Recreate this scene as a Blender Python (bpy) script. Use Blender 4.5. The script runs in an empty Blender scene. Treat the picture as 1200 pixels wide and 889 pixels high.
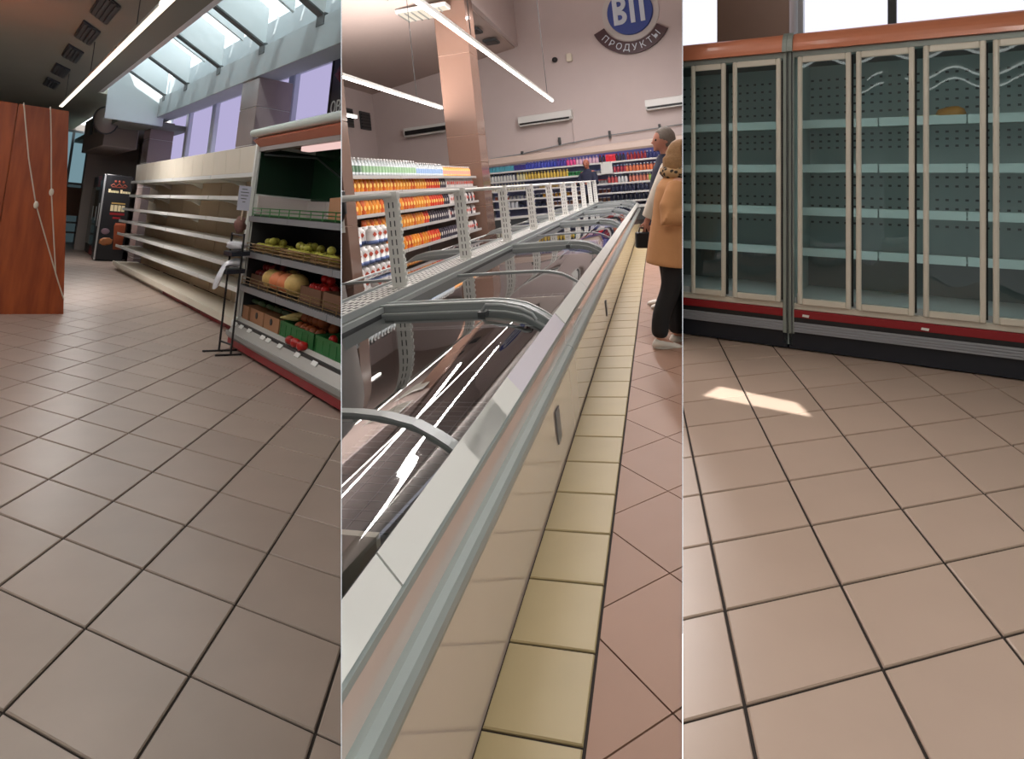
import bpy, bmesh, math, random
from mathutils import Matrix, Vector
random.seed(7)
SC = bpy.context.scene
COL = SC.collection
PI = math.pi

# ------------------------------------------------------------------ camera
H = 1.5
cam_d = bpy.data.cameras.new('camera'); cam = bpy.data.objects.new('camera', cam_d); COL.objects.link(cam)
cam.location = (0, 0, H); cam.rotation_euler = (PI/2, 0, 0)
cam_d.sensor_width = 36; cam_d.lens = 24; cam_d.shift_y = -(444.5-200)/1200
cam_d.clip_start = 0.05; cam_d.clip_end = 200
SC.camera = cam

# ------------------------------------------------------------------ world, sun, exposure
w = bpy.data.worlds.new('sky'); SC.world = w; w.use_nodes = True
bg = w.node_tree.nodes['Background']; bg.inputs[0].default_value = (0.86, 0.93, 1.0, 1); bg.inputs[1].default_value = 2.8
sun_d = bpy.data.lights.new('sun', 'SUN'); sun = bpy.data.objects.new('sun', sun_d); COL.objects.link(sun)
sun_d.energy = 8.5; sun_d.angle = 0.009; sun_d.color = (1.0, 0.97, 0.93)
SUN_DIR = Vector((0.02, 0.50, -1.0)).normalized()
sun.rotation_euler = SUN_DIR.to_track_quat('-Z', 'Y').to_euler()
SC.view_settings.view_transform = 'Standard'; SC.view_settings.look = 'None'
SC.view_settings.exposure = 0.0; SC.view_settings.gamma = 1.0; SC.view_settings.use_curve_mapping = False

def area(name, loc, size, power, col=(1, 1, 1), up=False, size_y=None):
    d = bpy.data.lights.new(name, 'AREA'); o = bpy.data.objects.new(name, d); COL.objects.link(o)
    d.energy = power; d.color = col; d.size = size
    if size_y: d.shape = 'RECTANGLE'; d.size_y = size_y
    o.location = loc
    if up: o.rotation_euler = (math.pi, 0, 0)
    return o
# added area lights that brighten the halls, with no fixtures of their own
area('fill_light_left', (-3.4, 5.0, 3.2), .25, 55, (1.0, 0.95, 0.91), size_y=5)
area('fill_light_left_far', (-7.2, 10.0, 2.75), .25, 180, (1.0, 0.96, 0.94), size_y=5)
area('fill_light_left_near', (-1.6, 1.6, 3.6), .25, 22, (1.0, 0.94, 0.88), size_y=3)
area('fill_light_middle', (-.1, 4.2, 4.9), .16, 30, (1.0, 0.93, 0.88), size_y=5)
area('fill_light_middle_far', (-.6, 14, 6.3), .2, 430, (1.0, 0.96, 0.95), size_y=14)
area('fill_light_middle_side', (2.6, 16, 6.8), .2, 860, (1.0, 0.96, 0.95), size_y=12)
area('upward_fill_middle', (-.2, 9, 3.75), .1, 430, (1.0, 0.93, 0.90), up=True, size_y=12)  # added upward fill, brightens the ceilings and end wall
area('upward_fill_side', (-2.6, 15.5, 2.9), .1, 650, (1.0, 0.93, 0.90), up=True, size_y=8)  # second added upward fill, for the sloping ceiling
area('back_room_fill', (-10.6, 17.6, 1.75), .3, 45, (1.0, 0.95, 0.92), size_y=1)  # added fill for the dark back room
area('fill_light_right', (1.6, 1.2, 3.7), .2, 62, (1.0, 0.92, 0.84), size_y=4)

# ------------------------------------------------------------------ the three halls (own floor plane each) and their axes
def place(n):
    n = Vector(n).normalized(); R = Vector((0, 0, 1)).rotation_difference(n).to_matrix().to_4x4()
    T = Matrix.Translation((0, 0, H))
    return T @ R @ T.inverted()
P1 = place((0.083113, 0.097073, 0.991801)); P2 = place((-0.106734, 0.031056, 0.993802)); P3 = Matrix.Identity(4)
def axes(P, O, d):
    d = Vector((d[0], d[1], 0)).normalized(); a = Vector((d.y, -d.x, 0))
    M = Matrix(((a.x, d.x, 0, O[0]), (a.y, d.y, 0, O[1]), (0, 0, 1, 0), (0, 0, 0, 1)))
    return P @ M
W1 = axes(P1, (-2.923, 7.795), (-0.6185, 0.7858))   # x: towards the window wall, y: down the hall
W2 = axes(P2, (-0.176, 2.341), (0.206, 0.979))      # x: to the right of the freezer front, y: down the aisle
O3 = (1.55, 6.202)
W3 = P3 @ Matrix(((0.831, -0.5563, 0, 0), (-0.5563, -0.831, 0, 0), (0, 0, 1, 0), (0, 0, 0, 1)))
W3 = Matrix(((0.8310, 0.5563, 0, O3[0]), (-0.5563, 0.8310, 0, O3[1]), (0, 0, 1, 0), (0, 0, 0, 1)))  # x: along doors, y: into the case
def K(s, t): return (0.99*s, t-0.143*s)             # cross joints of the freezer hall run slightly skew
# the partition walls between the halls; everything built next to them ends at their faces
def ray_plane(u):
    k = (u-600)/800
    return Vector((0, 0, H)), Vector((1, -k, 0)).normalized()
CUT = {'A-': (ray_plane(399.6), 1), 'A+': (ray_plane(400.4), -1), 'B-': (ray_plane(799.6), 1), 'B+': (ray_plane(800.4), -1)}

# ------------------------------------------------------------------ materials
def srgb(h):
    if isinstance(h, str):
        h = h.lstrip('#'); c = [int(h[i:i+2], 16)/255 for i in (0, 2, 4)]
    else: c = [x/255 for x in h]
    return tuple(x/12.92 if x <= .04045 else ((x+.055)/1.055)**2.4 for x in c)+(1,)
MATS = {}
def mat(name, col, rough=.5, metal=0, noise=0, nscale=8, rand=0, coat=0, emit=None, estr=0, bump=0, spec=.5):
    if name in MATS: return MATS[name]
    m = bpy.data.materials.new(name); m.use_nodes = True; MATS[name] = m
    nt = m.node_tree; b = nt.nodes['Principled BSDF']
    c = srgb(col); b.inputs['Base Color'].default_value = c
    b.inputs['Roughness'].default_value = rough; b.inputs['Metallic'].default_value = metal
    b.inputs['Specular IOR Level'].default_value = spec
    if coat: b.inputs['Coat Weight'].default_value = coat; b.inputs['Coat Roughness'].default_value = .08
    if emit: b.inputs['Emission Color'].default_value = srgb(emit); b.inputs['Emission Strength'].default_value = estr
    if noise or rand:
        hs = nt.nodes.new('ShaderNodeHueSaturation'); hs.inputs['Color'].default_value = c
        nt.links.new(hs.outputs[0], b.inputs['Base Color'])
        mth = nt.nodes.new('ShaderNodeMath'); mth.operation = 'MULTIPLY_ADD'; mth.inputs[1].default_value = noise; mth.inputs[2].default_value = 1-noise/2
        if noise:
            tc = nt.nodes.new('ShaderNodeTexCoord'); n = nt.nodes.new('ShaderNodeTexNoise'); n.inputs['Scale'].default_value = nscale; n.inputs['Detail'].default_value = 6
            nt.links.new(tc.outputs['Object'], n.inputs['Vector']); nt.links.new(n.outputs[0], mth.inputs[0])
            if bump:
                bp = nt.nodes.new('ShaderNodeBump'); bp.inputs['Strength'].default_value = bump; bp.inputs['Distance'].default_value = .01
                nt.links.new(n.outputs[0], bp.inputs['Height']); nt.links.new(bp.outputs[0], b.inputs['Normal'])
        else: mth.inputs[0].default_value = .5
        if rand:
            oi = nt.nodes.new('ShaderNodeObjectInfo'); m2 = nt.nodes.new('ShaderNodeMath'); m2.operation = 'MULTIPLY_ADD'
            m2.inputs[1].default_value = rand; m2.inputs[2].default_value = 1-rand/2
            nt.links.new(oi.outputs['Random'], m2.inputs[0]); m3 = nt.nodes.new('ShaderNodeMath'); m3.operation = 'MULTIPLY'
            nt.links.new(mth.outputs[0], m3.inputs[0]); nt.links.new(m2.outputs[0], m3.inputs[1]); nt.links.new(m3.outputs[0], hs.inputs['Value'])
        else: nt.links.new(mth.outputs[0], hs.inputs['Value'])
    return m
def emitter(name, col, s):
    if name in MATS: return MATS[name]
    m = bpy.data.materials.new(name); m.use_nodes = True; MATS[name] = m; nt = m.node_tree; nt.nodes.clear()
    e = nt.nodes.new('ShaderNodeEmission'); o = nt.nodes.new('ShaderNodeOutputMaterial'); e.inputs[0].default_value = srgb(col); e.inputs[1].default_value = s
    nt.links.new(e.outputs[0], o.inputs[0]); return m
def glass(name, tint, base=.05, power=4.0, rough=.02, strength=.9, bump=0):
    if name in MATS: return MATS[name]
    m = bpy.data.materials.new(name); m.use_nodes = True; MATS[name] = m; nt = m.node_tree; nt.nodes.clear()
    o = nt.nodes.new('ShaderNodeOutputMaterial'); mx = nt.nodes.new('ShaderNodeMixShader'); t = nt.nodes.new('ShaderNodeBsdfTransparent'); g = nt.nodes.new('ShaderNodeBsdfGlossy')
    t.inputs[0].default_value = tint+(1,); g.inputs['Roughness'].default_value = rough
    lw = nt.nodes.new('ShaderNodeLayerWeight'); lw.inputs[0].default_value = .5
    p = nt.nodes.new('ShaderNodeMath'); p.operation = 'POWER'; p.inputs[1].default_value = power
    a = nt.nodes.new('ShaderNodeMath'); a.operation = 'MULTIPLY_ADD'; a.inputs[1].default_value = strength; a.inputs[2].default_value = base; a.use_clamp = True
    nt.links.new(lw.outputs['Facing'], p.inputs[0]); nt.links.new(p.outputs[0], a.inputs[0]); nt.links.new(a.outputs[0], mx.inputs[0])
    nt.links.new(t.outputs[0], mx.inputs[1]); nt.links.new(g.outputs[0], mx.inputs[2]); nt.links.new(mx.outputs[0], o.inputs[0])
    if bump:
        tc = nt.nodes.new('ShaderNodeTexCoord'); n = nt.nodes.new('ShaderNodeTexNoise'); n.inputs['Scale'].default_value = 2.2; n.inputs['Detail'].default_value = 0
        bp = nt.nodes.new('ShaderNodeBump'); bp.inputs['Strength'].default_value = bump; bp.inputs['Distance'].default_value = .02
        nt.links.new(tc.outputs['Object'], n.inputs['Vector']); nt.links.new(n.outputs[0], bp.inputs['Height']); nt.links.new(bp.outputs[0], g.inputs['Normal'])
    return m
def texmat(name, kind, c1, c2, scale=(1, 1, 1), rough=.5, metal=0, fac=None, **kw):
    """two-colour procedural material: wood, checker slots, leopard spots, brick slots"""
    if name in MATS: return MATS[name]
    m = bpy.data.materials.new(name); m.use_nodes = True; MATS[name] = m; nt = m.node_tree; b = nt.nodes['Principled BSDF']
    b.inputs['Roughness'].default_value = rough; b.inputs['Metallic'].default_value = metal
    tc = nt.nodes.new('ShaderNodeTexCoord'); mp = nt.nodes.new('ShaderNodeMapping'); mp.inputs['Scale'].default_value = scale
    nt.links.new(tc.outputs['Object'], mp.inputs[0])
    rp = nt.nodes.new('ShaderNodeValToRGB'); rp.color_ramp.elements[0].color = srgb(c1); rp.color_ramp.elements[1].color = srgb(c2)
    if kind == 'wood':
        t = nt.nodes.new('ShaderNodeTexNoise'); t.inputs['Scale'].default_value = 1; t.inputs['Detail'].default_value = 5; out = t.outputs[0]
        rp.color_ramp.elements[0].position = .3; rp.color_ramp.elements[1].position = .7
    elif kind == 'spots':
        t = nt.nodes.new('ShaderNodeTexVoronoi'); t.inputs['Scale'].default_value = 1; out = t.outputs['Distance']
        rp.color_ramp.elements[0].position = .35; rp.color_ramp.elements[1].position = .5
    elif kind == 'slots':
        t = nt.nodes.new('ShaderNodeTexBrick'); t.inputs['Scale'].default_value = 1; t.inputs['Mortar Size'].default_value = kw.get('mortar', .16); t.inputs['Color1'].default_value = (0, 0, 0, 1); t.inputs['Color2'].default_value = (0, 0, 0, 1); t.inputs['Mortar'].default_value = (1, 1, 1, 1)
        t.inputs['Brick Width'].default_value = kw.get('bw', 1); t.inputs['Row Height'].default_value = kw.get('rh', .5); t.inputs['Mortar Smooth'].default_value = .1; out = t.outputs['Color']
    nt.links.new(mp.outputs[0], t.inputs['Vector']); nt.links.new(out, rp.inputs[0]); nt.links.new(rp.outputs[0], b.inputs['Base Color'])
    return m

# ------------------------------------------------------------------ mesh builder
class MB:
    def __init__(s): s.v = []; s.f = []; s.mi = []; s.sm = []
    def add(s, vs, fs, mi=0, smooth=False):
        n = len(s.v); s.v += [tuple(p) for p in vs]
        for f in fs: s.f.append([i+n for i in f]); s.mi.append(mi); s.sm.append(smooth)
        return s
    def box(s, x0, y0, z0, x1, y1, z1, mi=0):
        if x0 > x1: x0, x1 = x1, x0
        if y0 > y1: y0, y1 = y1, y0
        if z0 > z1: z0, z1 = z1, z0
        return s.add([(x0, y0, z0), (x1, y0, z0), (x1, y1, z0), (x0, y1, z0), (x0, y0, z1), (x1, y0, z1), (x1, y1, z1), (x0, y1, z1)],
                     [(0, 3, 2, 1), (4, 5, 6, 7), (0, 1, 5, 4), (1, 2, 6, 5), (2, 3, 7, 6), (3, 0, 4, 7)], mi)
    def cbox(s, x0, y0, z0, x1, y1, z1, c=.01, mi=0):
        """box with chamfered upright and top edges"""
        def ring(e, z): return [(x0+e, y0, z), (x1-e, y0, z), (x1, y0+e, z), (x1, y1-e, z), (x1-e, y1, z), (x0+e, y1, z), (x0, y1-e, z), (x0, y0+e, z)]
        def ins(d, z): return [(x0+c+d, y0+d, z), (x1-c-d, y0+d, z), (x1-d, y0+c+d, z), (x1-d, y1-c-d, z), (x1-c-d, y1-d, z), (x0+c+d, y1-d, z), (x0+d, y1-c-d, z), (x0+d, y0+c+d, z)]
        vs = ins(c*.6, z0)+ring(c, z0+c*.6)+ring(c, z1-c*.6)+ins(c*.6, z1)
        fs = [tuple(range(7, -1, -1)), tuple(range(24, 32))]
        for k in range(3):
            for i in range(8): fs.append((k*8+i, k*8+(i+1) % 8, k*8+8+(i+1) % 8, k*8+8+i))
        return s.add(vs, fs, mi)
    def prism(s, pts, vec, mi=0, smooth=False):
        n = len(pts); a = [Vector(p) for p in pts]; vec = Vector(vec); b = [p+vec for p in a]
        fs = [tuple(range(n-1, -1, -1)), tuple(range(n, 2*n))]
        s.add(a+b, fs, mi); n0 = len(s.v)-2*n
        for i in range(n): s.f.append([n0+i, n0+(i+1) % n, n0+n+(i+1) % n, n0+n+i]); s.mi.append(mi); s.sm.append(smooth)
        return s
    def hexa(s, b4, t4, mi=0):
        return s.add(list(b4)+list(t4), [(0, 3, 2, 1), (4, 5, 6, 7), (0, 1, 5, 4), (1, 2, 6, 5), (2, 3, 7, 6), (3, 0, 4, 7)], mi)
    def tube(s, pts, r, n=8, mi=0, closed=False):
        pts = [Vector(p) for p in pts]; rs = r if isinstance(r, (list, tuple)) else [r]*len(pts); rings = []; prev = None
        for i, p in enumerate(pts):
            if closed: t = pts[(i+1) % len(pts)]-pts[i-1]
            else: t = pts[min(i+1, len(pts)-1)]-pts[max(i-1, 0)]
            t.normalize()
            if prev is None: u = t.orthogonal().normalized()
            else:
                u = prev-t*prev.dot(t); u = u.normalized() if u.length > 1e-6 else t.orthogonal().normalized()
            prev = u; q = t.cross(u)
            rings.append([p+(u*math.cos(2*PI*k/n)+q*math.sin(2*PI*k/n))*rs[i] for k in range(n)])
        vs = [v for R in rings for v in R]; fs = []; m = len(pts)
        for i in range(m if closed else m-1):
            j = (i+1) % m
            for k in range(n): fs.append((i*n+k, i*n+(k+1) % n, j*n+(k+1) % n, j*n+k))
        s.add(vs, fs, mi, True)
        if not closed: s.add(rings[0][::-1], [tuple(range(n))], mi); s.add(rings[-1], [tuple(range(n))], mi)
        return s
    def lathe(s, prof, n=12, c=(0, 0, 0), mi=0, smooth=True, mis=None):
        vs = []; fs = []
        for r, z in prof: vs += [(c[0]+r*math.cos(2*PI*k/n), c[1]+r*math.sin(2*PI*k/n), c[2]+z) for k in range(n)]
        n0 = len(s.v); s.v += vs
        for i in range(len(prof)-1):
            for k in range(n):
                s.f.append([n0+i*n+k, n0+i*n+(k+1) % n, n0+(i+1)*n+(k+1) % n, n0+(i+1)*n+k]); s.mi.append(mis[i] if mis else mi); s.sm.append(smooth)
        s.f.append([n0+k for k in range(n-1, -1, -1)]); s.mi.append(mis[0] if mis else mi); s.sm.append(False)
        s.f.append([n0+(len(prof)-1)*n+k for k in range(n)]); s.mi.append(mis[-1] if mis else mi); s.sm.append(False)
        return s
    def ball(s, c, r, n=10, m=7, mi=0, jit=0):
        r = r if isinstance(r, (list, tuple)) else (r, r, r); vs = []
        for i in range(1, m):
            th = PI*i/m
            for k in range(n):
                ph = 2*PI*k/n; j = 1+random.uniform(-jit, jit)
                vs.append((c[0]+r[0]*math.sin(th)*math.cos(ph)*j, c[1]+r[1]*math.sin(th)*math.sin(ph)*j, c[2]+r[2]*math.cos(th)*j))
        vs.append((c[0], c[1], c[2]+r[2])); vs.append((c[0], c[1], c[2]-r[2])); T = len(vs)-2; fs = []
        for i in range(m-2):
            for k in range(n): fs.append((i*n+k, (i+1)*n+k, (i+1)*n+(k+1) % n, i*n+(k+1) % n))
        for k in range(n): fs.append((T, k, (k+1) % n)); fs.append((T+1, (m-2)*n+(k+1) % n, (m-2)*n+k))
        return s.add(vs, fs, mi, True)
    def loft(s, rings, mi=0, smooth=True, caps=True):
        n = len(rings[0]); vs = [v for R in rings for v in R]; fs = []
        for i in range(len(rings)-1):
            for k in range(n): fs.append((i*n+k, i*n+(k+1) % n, (i+1)*n+(k+1) % n, (i+1)*n+k))
        s.add(vs, fs, mi, smooth)
        if caps: s.add(rings[0][::-1], [tuple(range(n))], mi); s.add(rings[-1], [tuple(range(n))], mi)
        return s
    def map(s, fn): s.v = [tuple(fn(*p)) for p in s.v]; return s
    def mesh(s, name, mats, MW=None, cuts=(), bevel=0):
        me = bpy.data.meshes.new(name); me.from_pydata(s.v, [], s.f)
        for m in (mats if isinstance(mats, (list, tuple)) else [mats]): me.materials.append(m)
        me.polygons.foreach_set('material_index', s.mi); me.polygons.foreach_set('use_smooth', s.sm)
        finish(me, MW, cuts, bevel); return me
def finish(me, MW=None, cuts=(), bevel=0, normals=True):
    bm = bmesh.new(); bm.from_mesh(me)
    if normals: bmesh.ops.recalc_face_normals(bm, faces=bm.faces)
    if bevel: bmesh.ops.bevel(bm, geom=[e for e in bm.edges if e.calc_face_angle(0) > .5], offset=bevel, segments=1, affect='EDGES', clamp_overlap=True)
    for c in cuts:
        (co, no), sg = CUT[c]; inv = MW.inverted(); lc = inv @ co; ln = (MW.to_3x3().transposed() @ no)*sg
        if not bm.verts: break
        r = bmesh.ops.bisect_plane(bm, geom=bm.verts[:]+bm.edges[:]+bm.faces[:], plane_co=lc, plane_no=ln, clear_outer=True)
        ed = [e for e in r['geom_cut'] if isinstance(e, bmesh.types.BMEdge) and e.is_boundary]
        if ed:
            try: bmesh.ops.holes_fill(bm, edges=ed, sides=0)
            except Exception: pass
    bm.to_mesh(me); bm.free()

MWD = {}   # world matrix of each thing
def link(o, parent=None, W=None):
    COL.objects.link(o)
    if parent is not None: o.parent = parent
    elif W is not None: o.matrix_world = W; MWD[o.name] = W
def RZ(a): return Matrix.Rotation(a, 4, 'Z')
def XF(W, loc=(0, 0, 0), rz=0): return W @ Matrix.Translation(loc) @ RZ(rz)
def thing(name, label, cat, W, loc=(0, 0, 0), rz=0, group=None):
    o = bpy.data.objects.new(name, None); o.empty_display_size = .1
    o['label'] = label; o['category'] = cat
    if group: o['group'] = group
    link(o, None, XF(W, loc, rz)); return o
def root_mw(p):
    M = Matrix.Identity(4)
    while p is not None:
        if p.name in MWD: return MWD[p.name] @ M
        M = p.matrix_basis @ M; p = p.parent
    return M
def part(name, mb, mats, parent, cuts=(), bevel=0, label=None, kind=None, mx=None):
    MW = root_mw(parent)
    if mx is not None: MW = MW @ mx
    me = mb.mesh(name, mats, MW, cuts, bevel)
    if len(me.polygons) == 0: return None
    o = bpy.data.objects.new(name, me); link(o, parent)
    if mx is not None: o.matrix_basis = mx
    if label: o['label'] = label
    if kind: o['kind'] = kind
    return o
def single(name, mb, mats, label, cat, W, loc=(0, 0, 0), rz=0, group=None, cuts=(), bevel=0):
    M = XF(W, loc, rz); me = mb.mesh(name, mats, M, cuts, bevel)
    if len(me.polygons) == 0: return None
    o = bpy.data.objects.new(name, me); o['label'] = label; o['category'] = cat
    if group: o['group'] = group
    link(o, None, M); return o
def struct(name, mb, mats, W=Matrix.Identity(4), cuts=(), label=None, bevel=0, cat=None):
    me = mb.mesh(name, mats, W, cuts, bevel); o = bpy.data.objects.new(name, me); o['kind'] = 'structure'
    if label: o['label'] = label
    o['category'] = cat or name.split('_')[0].split('.')[0]
    link(o, None, W); return o
def inst(name, me, label, cat, M, group=None):
    o = bpy.data.objects.new(name, me); o['label'] = label; o['category'] = cat
    if group: o['group'] = group
    link(o, None, M); return o
def px(M, p=(0, 0, 0)):
    q = M @ Vector(p)
    if q.y < .05: return (-9999, -9999)
    return 600+800*q.x/q.y, 200-800*(q.z-H)/q.y
I4 = Matrix.Identity(4)
ORD = 'first second third fourth fifth sixth seventh eighth ninth tenth eleventh twelfth thirteenth fourteenth fifteenth sixteenth seventeenth eighteenth nineteenth'.split()
def nth(k):
    if k < 19: return ORD[k]
    k += 1; T = 'twenty thirty forty fifty sixty seventy eighty ninety'.split(); Tn = 'twentieth thirtieth fortieth fiftieth sixtieth seventieth eightieth ninetieth'.split()
    return Tn[k//10-2] if k % 10 == 0 else T[k//10-2]+'-'+ORD[k % 10-1]
def text_mesh(txt, size, depth=.01):
    c = bpy.data.curves.new('t', 'FONT'); c.body = txt; c.size = size; c.extrude = depth; c.align_x = 'CENTER'; c.align_y = 'CENTER'; c.resolution_u = 2
    o = bpy.data.objects.new('t', c); COL.objects.link(o); dg = bpy.context.evaluated_depsgraph_get()
    me = bpy.data.meshes.new_from_object(o.evaluated_get(dg)); bpy.data.objects.remove(o); return me
def letters(name, parent, txt, size, m, mx, depth=.006):
    me = text_mesh(txt, size, depth); me.name = name; me.materials.clear(); me.materials.append(m)
    o = bpy.data.objects.new(name, me); link(o, parent); o.matrix_basis = mx; return o

#==================================================================  MATERIAL SET
M_tile1 = mat('beige_floor_tile', (168, 150, 138), .32, noise=.22, nscale=3, rand=.10, spec=.4)
M_tile2 = mat('terracotta_floor_tile', (152, 118, 99), .5, noise=.12, nscale=5, rand=.08, spec=.25)
M_tileY = mat('cream_floor_tile', (170, 153, 114), .45, noise=.12, nscale=4, rand=.07, spec=.4)
M_tile3 = mat('tan_floor_tile', (180, 158, 142), .32, noise=.14, nscale=3, rand=.06, spec=.4)
M_grout = mat('dark_grout', (40, 31, 26), .9, noise=.3, nscale=30)
M_wallp = mat('pinkish_plaster', (206, 193, 190), .8, noise=.06, nscale=2)
M_wallg = mat('grey_plaster', (150, 142, 136), .85, noise=.1, nscale=1.5)
M_ceil1 = mat('dull_ceiling', (130, 134, 124), .85, noise=.12, nscale=1)
M_part = mat('partition_plaster', (150, 142, 136), .9, noise=.05)
M_white = mat('white_enamel', (225, 226, 222), .35, noise=.04, nscale=6)
M_offw = mat('cream_enamel', (222, 214, 196), .45, noise=.08, nscale=5)
M_grey = mat('grey_plastic', (140, 146, 148), .4, noise=.06)
M_dgrey = mat('dark_grey_plastic', (66, 70, 72), .5, noise=.06)
M_alu = mat('brushed_aluminium', (190, 192, 192), .32, .8, noise=.06, nscale=20)
M_black = mat('black_enamel', (22, 23, 26), .4, noise=.1)
M_rubber = mat('black_rubber', (12, 12, 13), .7)
M_red = mat('dark_red_plastic', (140, 22, 30), .4, noise=.08)
M_lamp = emitter('lamp_diffuser', (255, 247, 235), 7.0)

#==================================================================  PARTITION WALLS BETWEEN THE HALLS
def partition(name, u, y0, y1, z0, z1):
    k0 = (u-.3-600)/800; k1 = (u+.3-600)/800; mb = MB()
    b = [(k0*y0, y0), (k1*y0, y0), (k1*y1, y1), (k0*y1, y1)]
    mb.hexa([(x, y, z0) for x, y in b], [(x, y, z1) for x, y in b])
    struct(name, mb, M_part, label='plain partition wall between two of the shop halls', cat='wall')
partition('wall_middle', 400, 1.3, 34, -3.5, 12)
partition('wall_right', 800, 5.9, 34, -2.5, 12)

#==================================================================  FLOORS
def tile_mesh(name, c4, m, MW, cuts=(), th=.008, ch=.004):
    c = [Vector((p[0], p[1], 0)) for p in c4]; cen = sum(c, Vector())/4
    mb = MB(); n = len(c)
    bot = [(p.x, p.y, -.02) for p in c]; mid = [(p.x, p.y, th-ch) for p in c]; top = []
    for p in c:
        d = (cen-p); d = d/d.length; top.append((p.x+d.x*ch*1.4, p.y+d.y*ch*1.4, th))
    vs = bot+mid+top; fs = [(8, 9, 10, 11)]
    for k in (0, 1):
        for i in range(4): fs.append((k*4+i, k*4+(i+1) % 4, k*4+4+(i+1) % 4, k*4+4+i))
    mb.add(vs, fs); return mb
def wedge_base(name, P, m, poly, cuts, label):
    mb = MB(); mb.prism([(x, y, -.03) for x, y in poly], (0, 0, .03)); return struct(name, mb, m, P, cuts, label)
def lay(floor, P, m, a, b, o, rng, keep, cuts, gap=.0055, limit=300, only=None):
    a = Vector((a[0], a[1], 0)); b = Vector((b[0], b[1], 0)); o = Vector((o[0], o[1], 0)); cand = []
    ga = a.normalized()*gap; gb = b.normalized()*gap
    loc = [ga+gb, a-ga+gb, a+b-ga-gb, b+ga-gb]
    cen = (a+b)/2; shared = tile_mesh('tile', [p-cen for p in loc], m, None).mesh('tile', m)
    for i in range(*rng[0]):
        for j in range(*rng[1]):
            c = o+a*i+b*j+cen
            if not keep(c, i, j): continue
            M = P @ Matrix.Translation(c)
            ins = True; out = False
            for ct in cuts:
                (co, no), sg = CUT[ct]; ds = [((M @ (p-cen))-co).dot(no)*sg for p in loc]
                if max(ds) > -.002: ins = False
                if min(ds) > -.01: out = True
            if out: continue
            cand.append(((M.translation-Vector((0, 0, H))).length, c, ins))
    cand.sort(key=lambda x: x[0]); rest = MB()
    for n, (d, c, ins) in enumerate(cand):
        if n >= limit:
            mb = tile_mesh('t', [p-cen for p in loc], m, None); rest.add([(v[0]+c.x, v[1]+c.y, v[2]) for v in mb.v], mb.f); continue
        if ins:
            ob = bpy.data.objects.new('tile', shared); link(ob, floor); ob.matrix_basis = Matrix.Translation(c)
        else: part('tile', tile_mesh('tile', [p-cen for p in loc], m, None), m, floor, cuts, mx=Matrix.Translation(c))
    if rest.v: part('distant_tiles', rest, m, floor, cuts, kind='stuff')
# left hall
fl1 = wedge_base('floor_left', P1, M_grout, [(-.9, .9), (.2, .9), (.2, 26), (-26, 26), (-22, 14), (-6, 3)], ('A-',), 'beige tiled floor of the hall with empty shelves')
W1i = (P1.inverted() @ W1).inverted()
def keep1(c, i, j):
    f = W1i @ c; u, v = px(P1 @ Matrix.Translation(c))
    return f.x < 0.75 and u > -260 and v < 1250 and f.y < 24 and c.y > 1
lay(fl1, P1, M_tile1, (.4656, -.2008), (-.0231, .4259), (-1.798, 1.914), ((-40, 8), (-8, 60)), keep1, ('A-',))
# middle hall: cream row along the freezers, terracotta tiles laid diagonally
fl2 = wedge_base('floor_middle', P2, M_grout, [(-.4, .9), (.5, .9), (2.2, 5), (9, 34), (-12, 34), (-9, 20), (-2.5, 6), (-.6, 1.2)], ('A+', 'B-'), 'tiled floor of the freezer aisle')
Oy = Vector((-.1764, 2.3407, 0)); ay = Vector((.2855, -.1045, 0)); by = Vector((.0762, .3617, 0))
lay(fl2, P2, M_tileY, ay, by, Oy-by*.014, ((0, 1), (-4, 56)), lambda c, i, j: True, ('A+', 'B-'), limit=60)
e1 = Vector((-.4235, .9059, 0)); e2 = Vector((-.8560, -.5170, 0)); Vk = Vector((.8731, 4.6387, 0))
dd = Vector((-.1463, -.6719, 0))                     # lattice vertex to vertex = -(L1*e1) + L2*e2
det = (-e1.x)*e2.y-(-e1.y)*e2.x
L1 = (dd.x*e2.y-dd.y*e2.x)/det; L2 = ((-e1.x)*dd.y-(-e1.y)*dd.x)/det
ta, tb = -e1*L1, e2*L2
rowx = ay.normalized(); dr = by.normalized()
def side(p): # distance to the right of the cream row's right edge
    q = p-(Oy+ay); return q.x*dr.y-q.y*dr.x
def diag_tiles(limit=240):
    cand = []; gap = .004
    for i in range(-60, 12):
        for j in range(-60, 60):
            c = Vk+ta*i+tb*j; P4 = [c, c+ta, c+ta+tb, c+tb]; cen = c+(ta+tb)/2
            u, v = px(P2 @ Matrix.Translation(cen))
            if max(side(p) for p in P4) < .02 or u > 1300 or cen.y > 30 or cen.y < 1.2 or u < -50: continue
            cand.append((cen.length, P4, cen))
    cand.sort(key=lambda x: x[0]); rest = MB()
    for n, (d, P4, cen) in enumerate(cand):
        # clip the tile at the cream row's edge
        poly = [cen+(p-cen)*(1-.013) for p in P4]; out = []; eps = .006
        for k in range(4):
            p, q = poly[k], poly[(k+1) % 4]; sp, sq = side(p)-eps, side(q)-eps
            if sp >= 0: out.append(p)
            if sp*sq < 0: out.append(p+(q-p)*(sp/(sp-sq)))
        if len(out) < 3: continue
        mb = MB(); mb.prism([(p.x-cen.x, p.y-cen.y, -.02) for p in out], (0, 0, .028))
        if n < limit: part('tile', mb, M_tile2, fl2, ('A+', 'B-'), mx=Matrix.Translation(cen))
        else: rest.add([(v[0]+cen.x, v[1]+cen.y, v[2]) for v in mb.v], mb.f)
    if rest.v: part('distant_tiles', rest, M_tile2, fl2, ('A+', 'B-'), kind='stuff')
diag_tiles()
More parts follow.
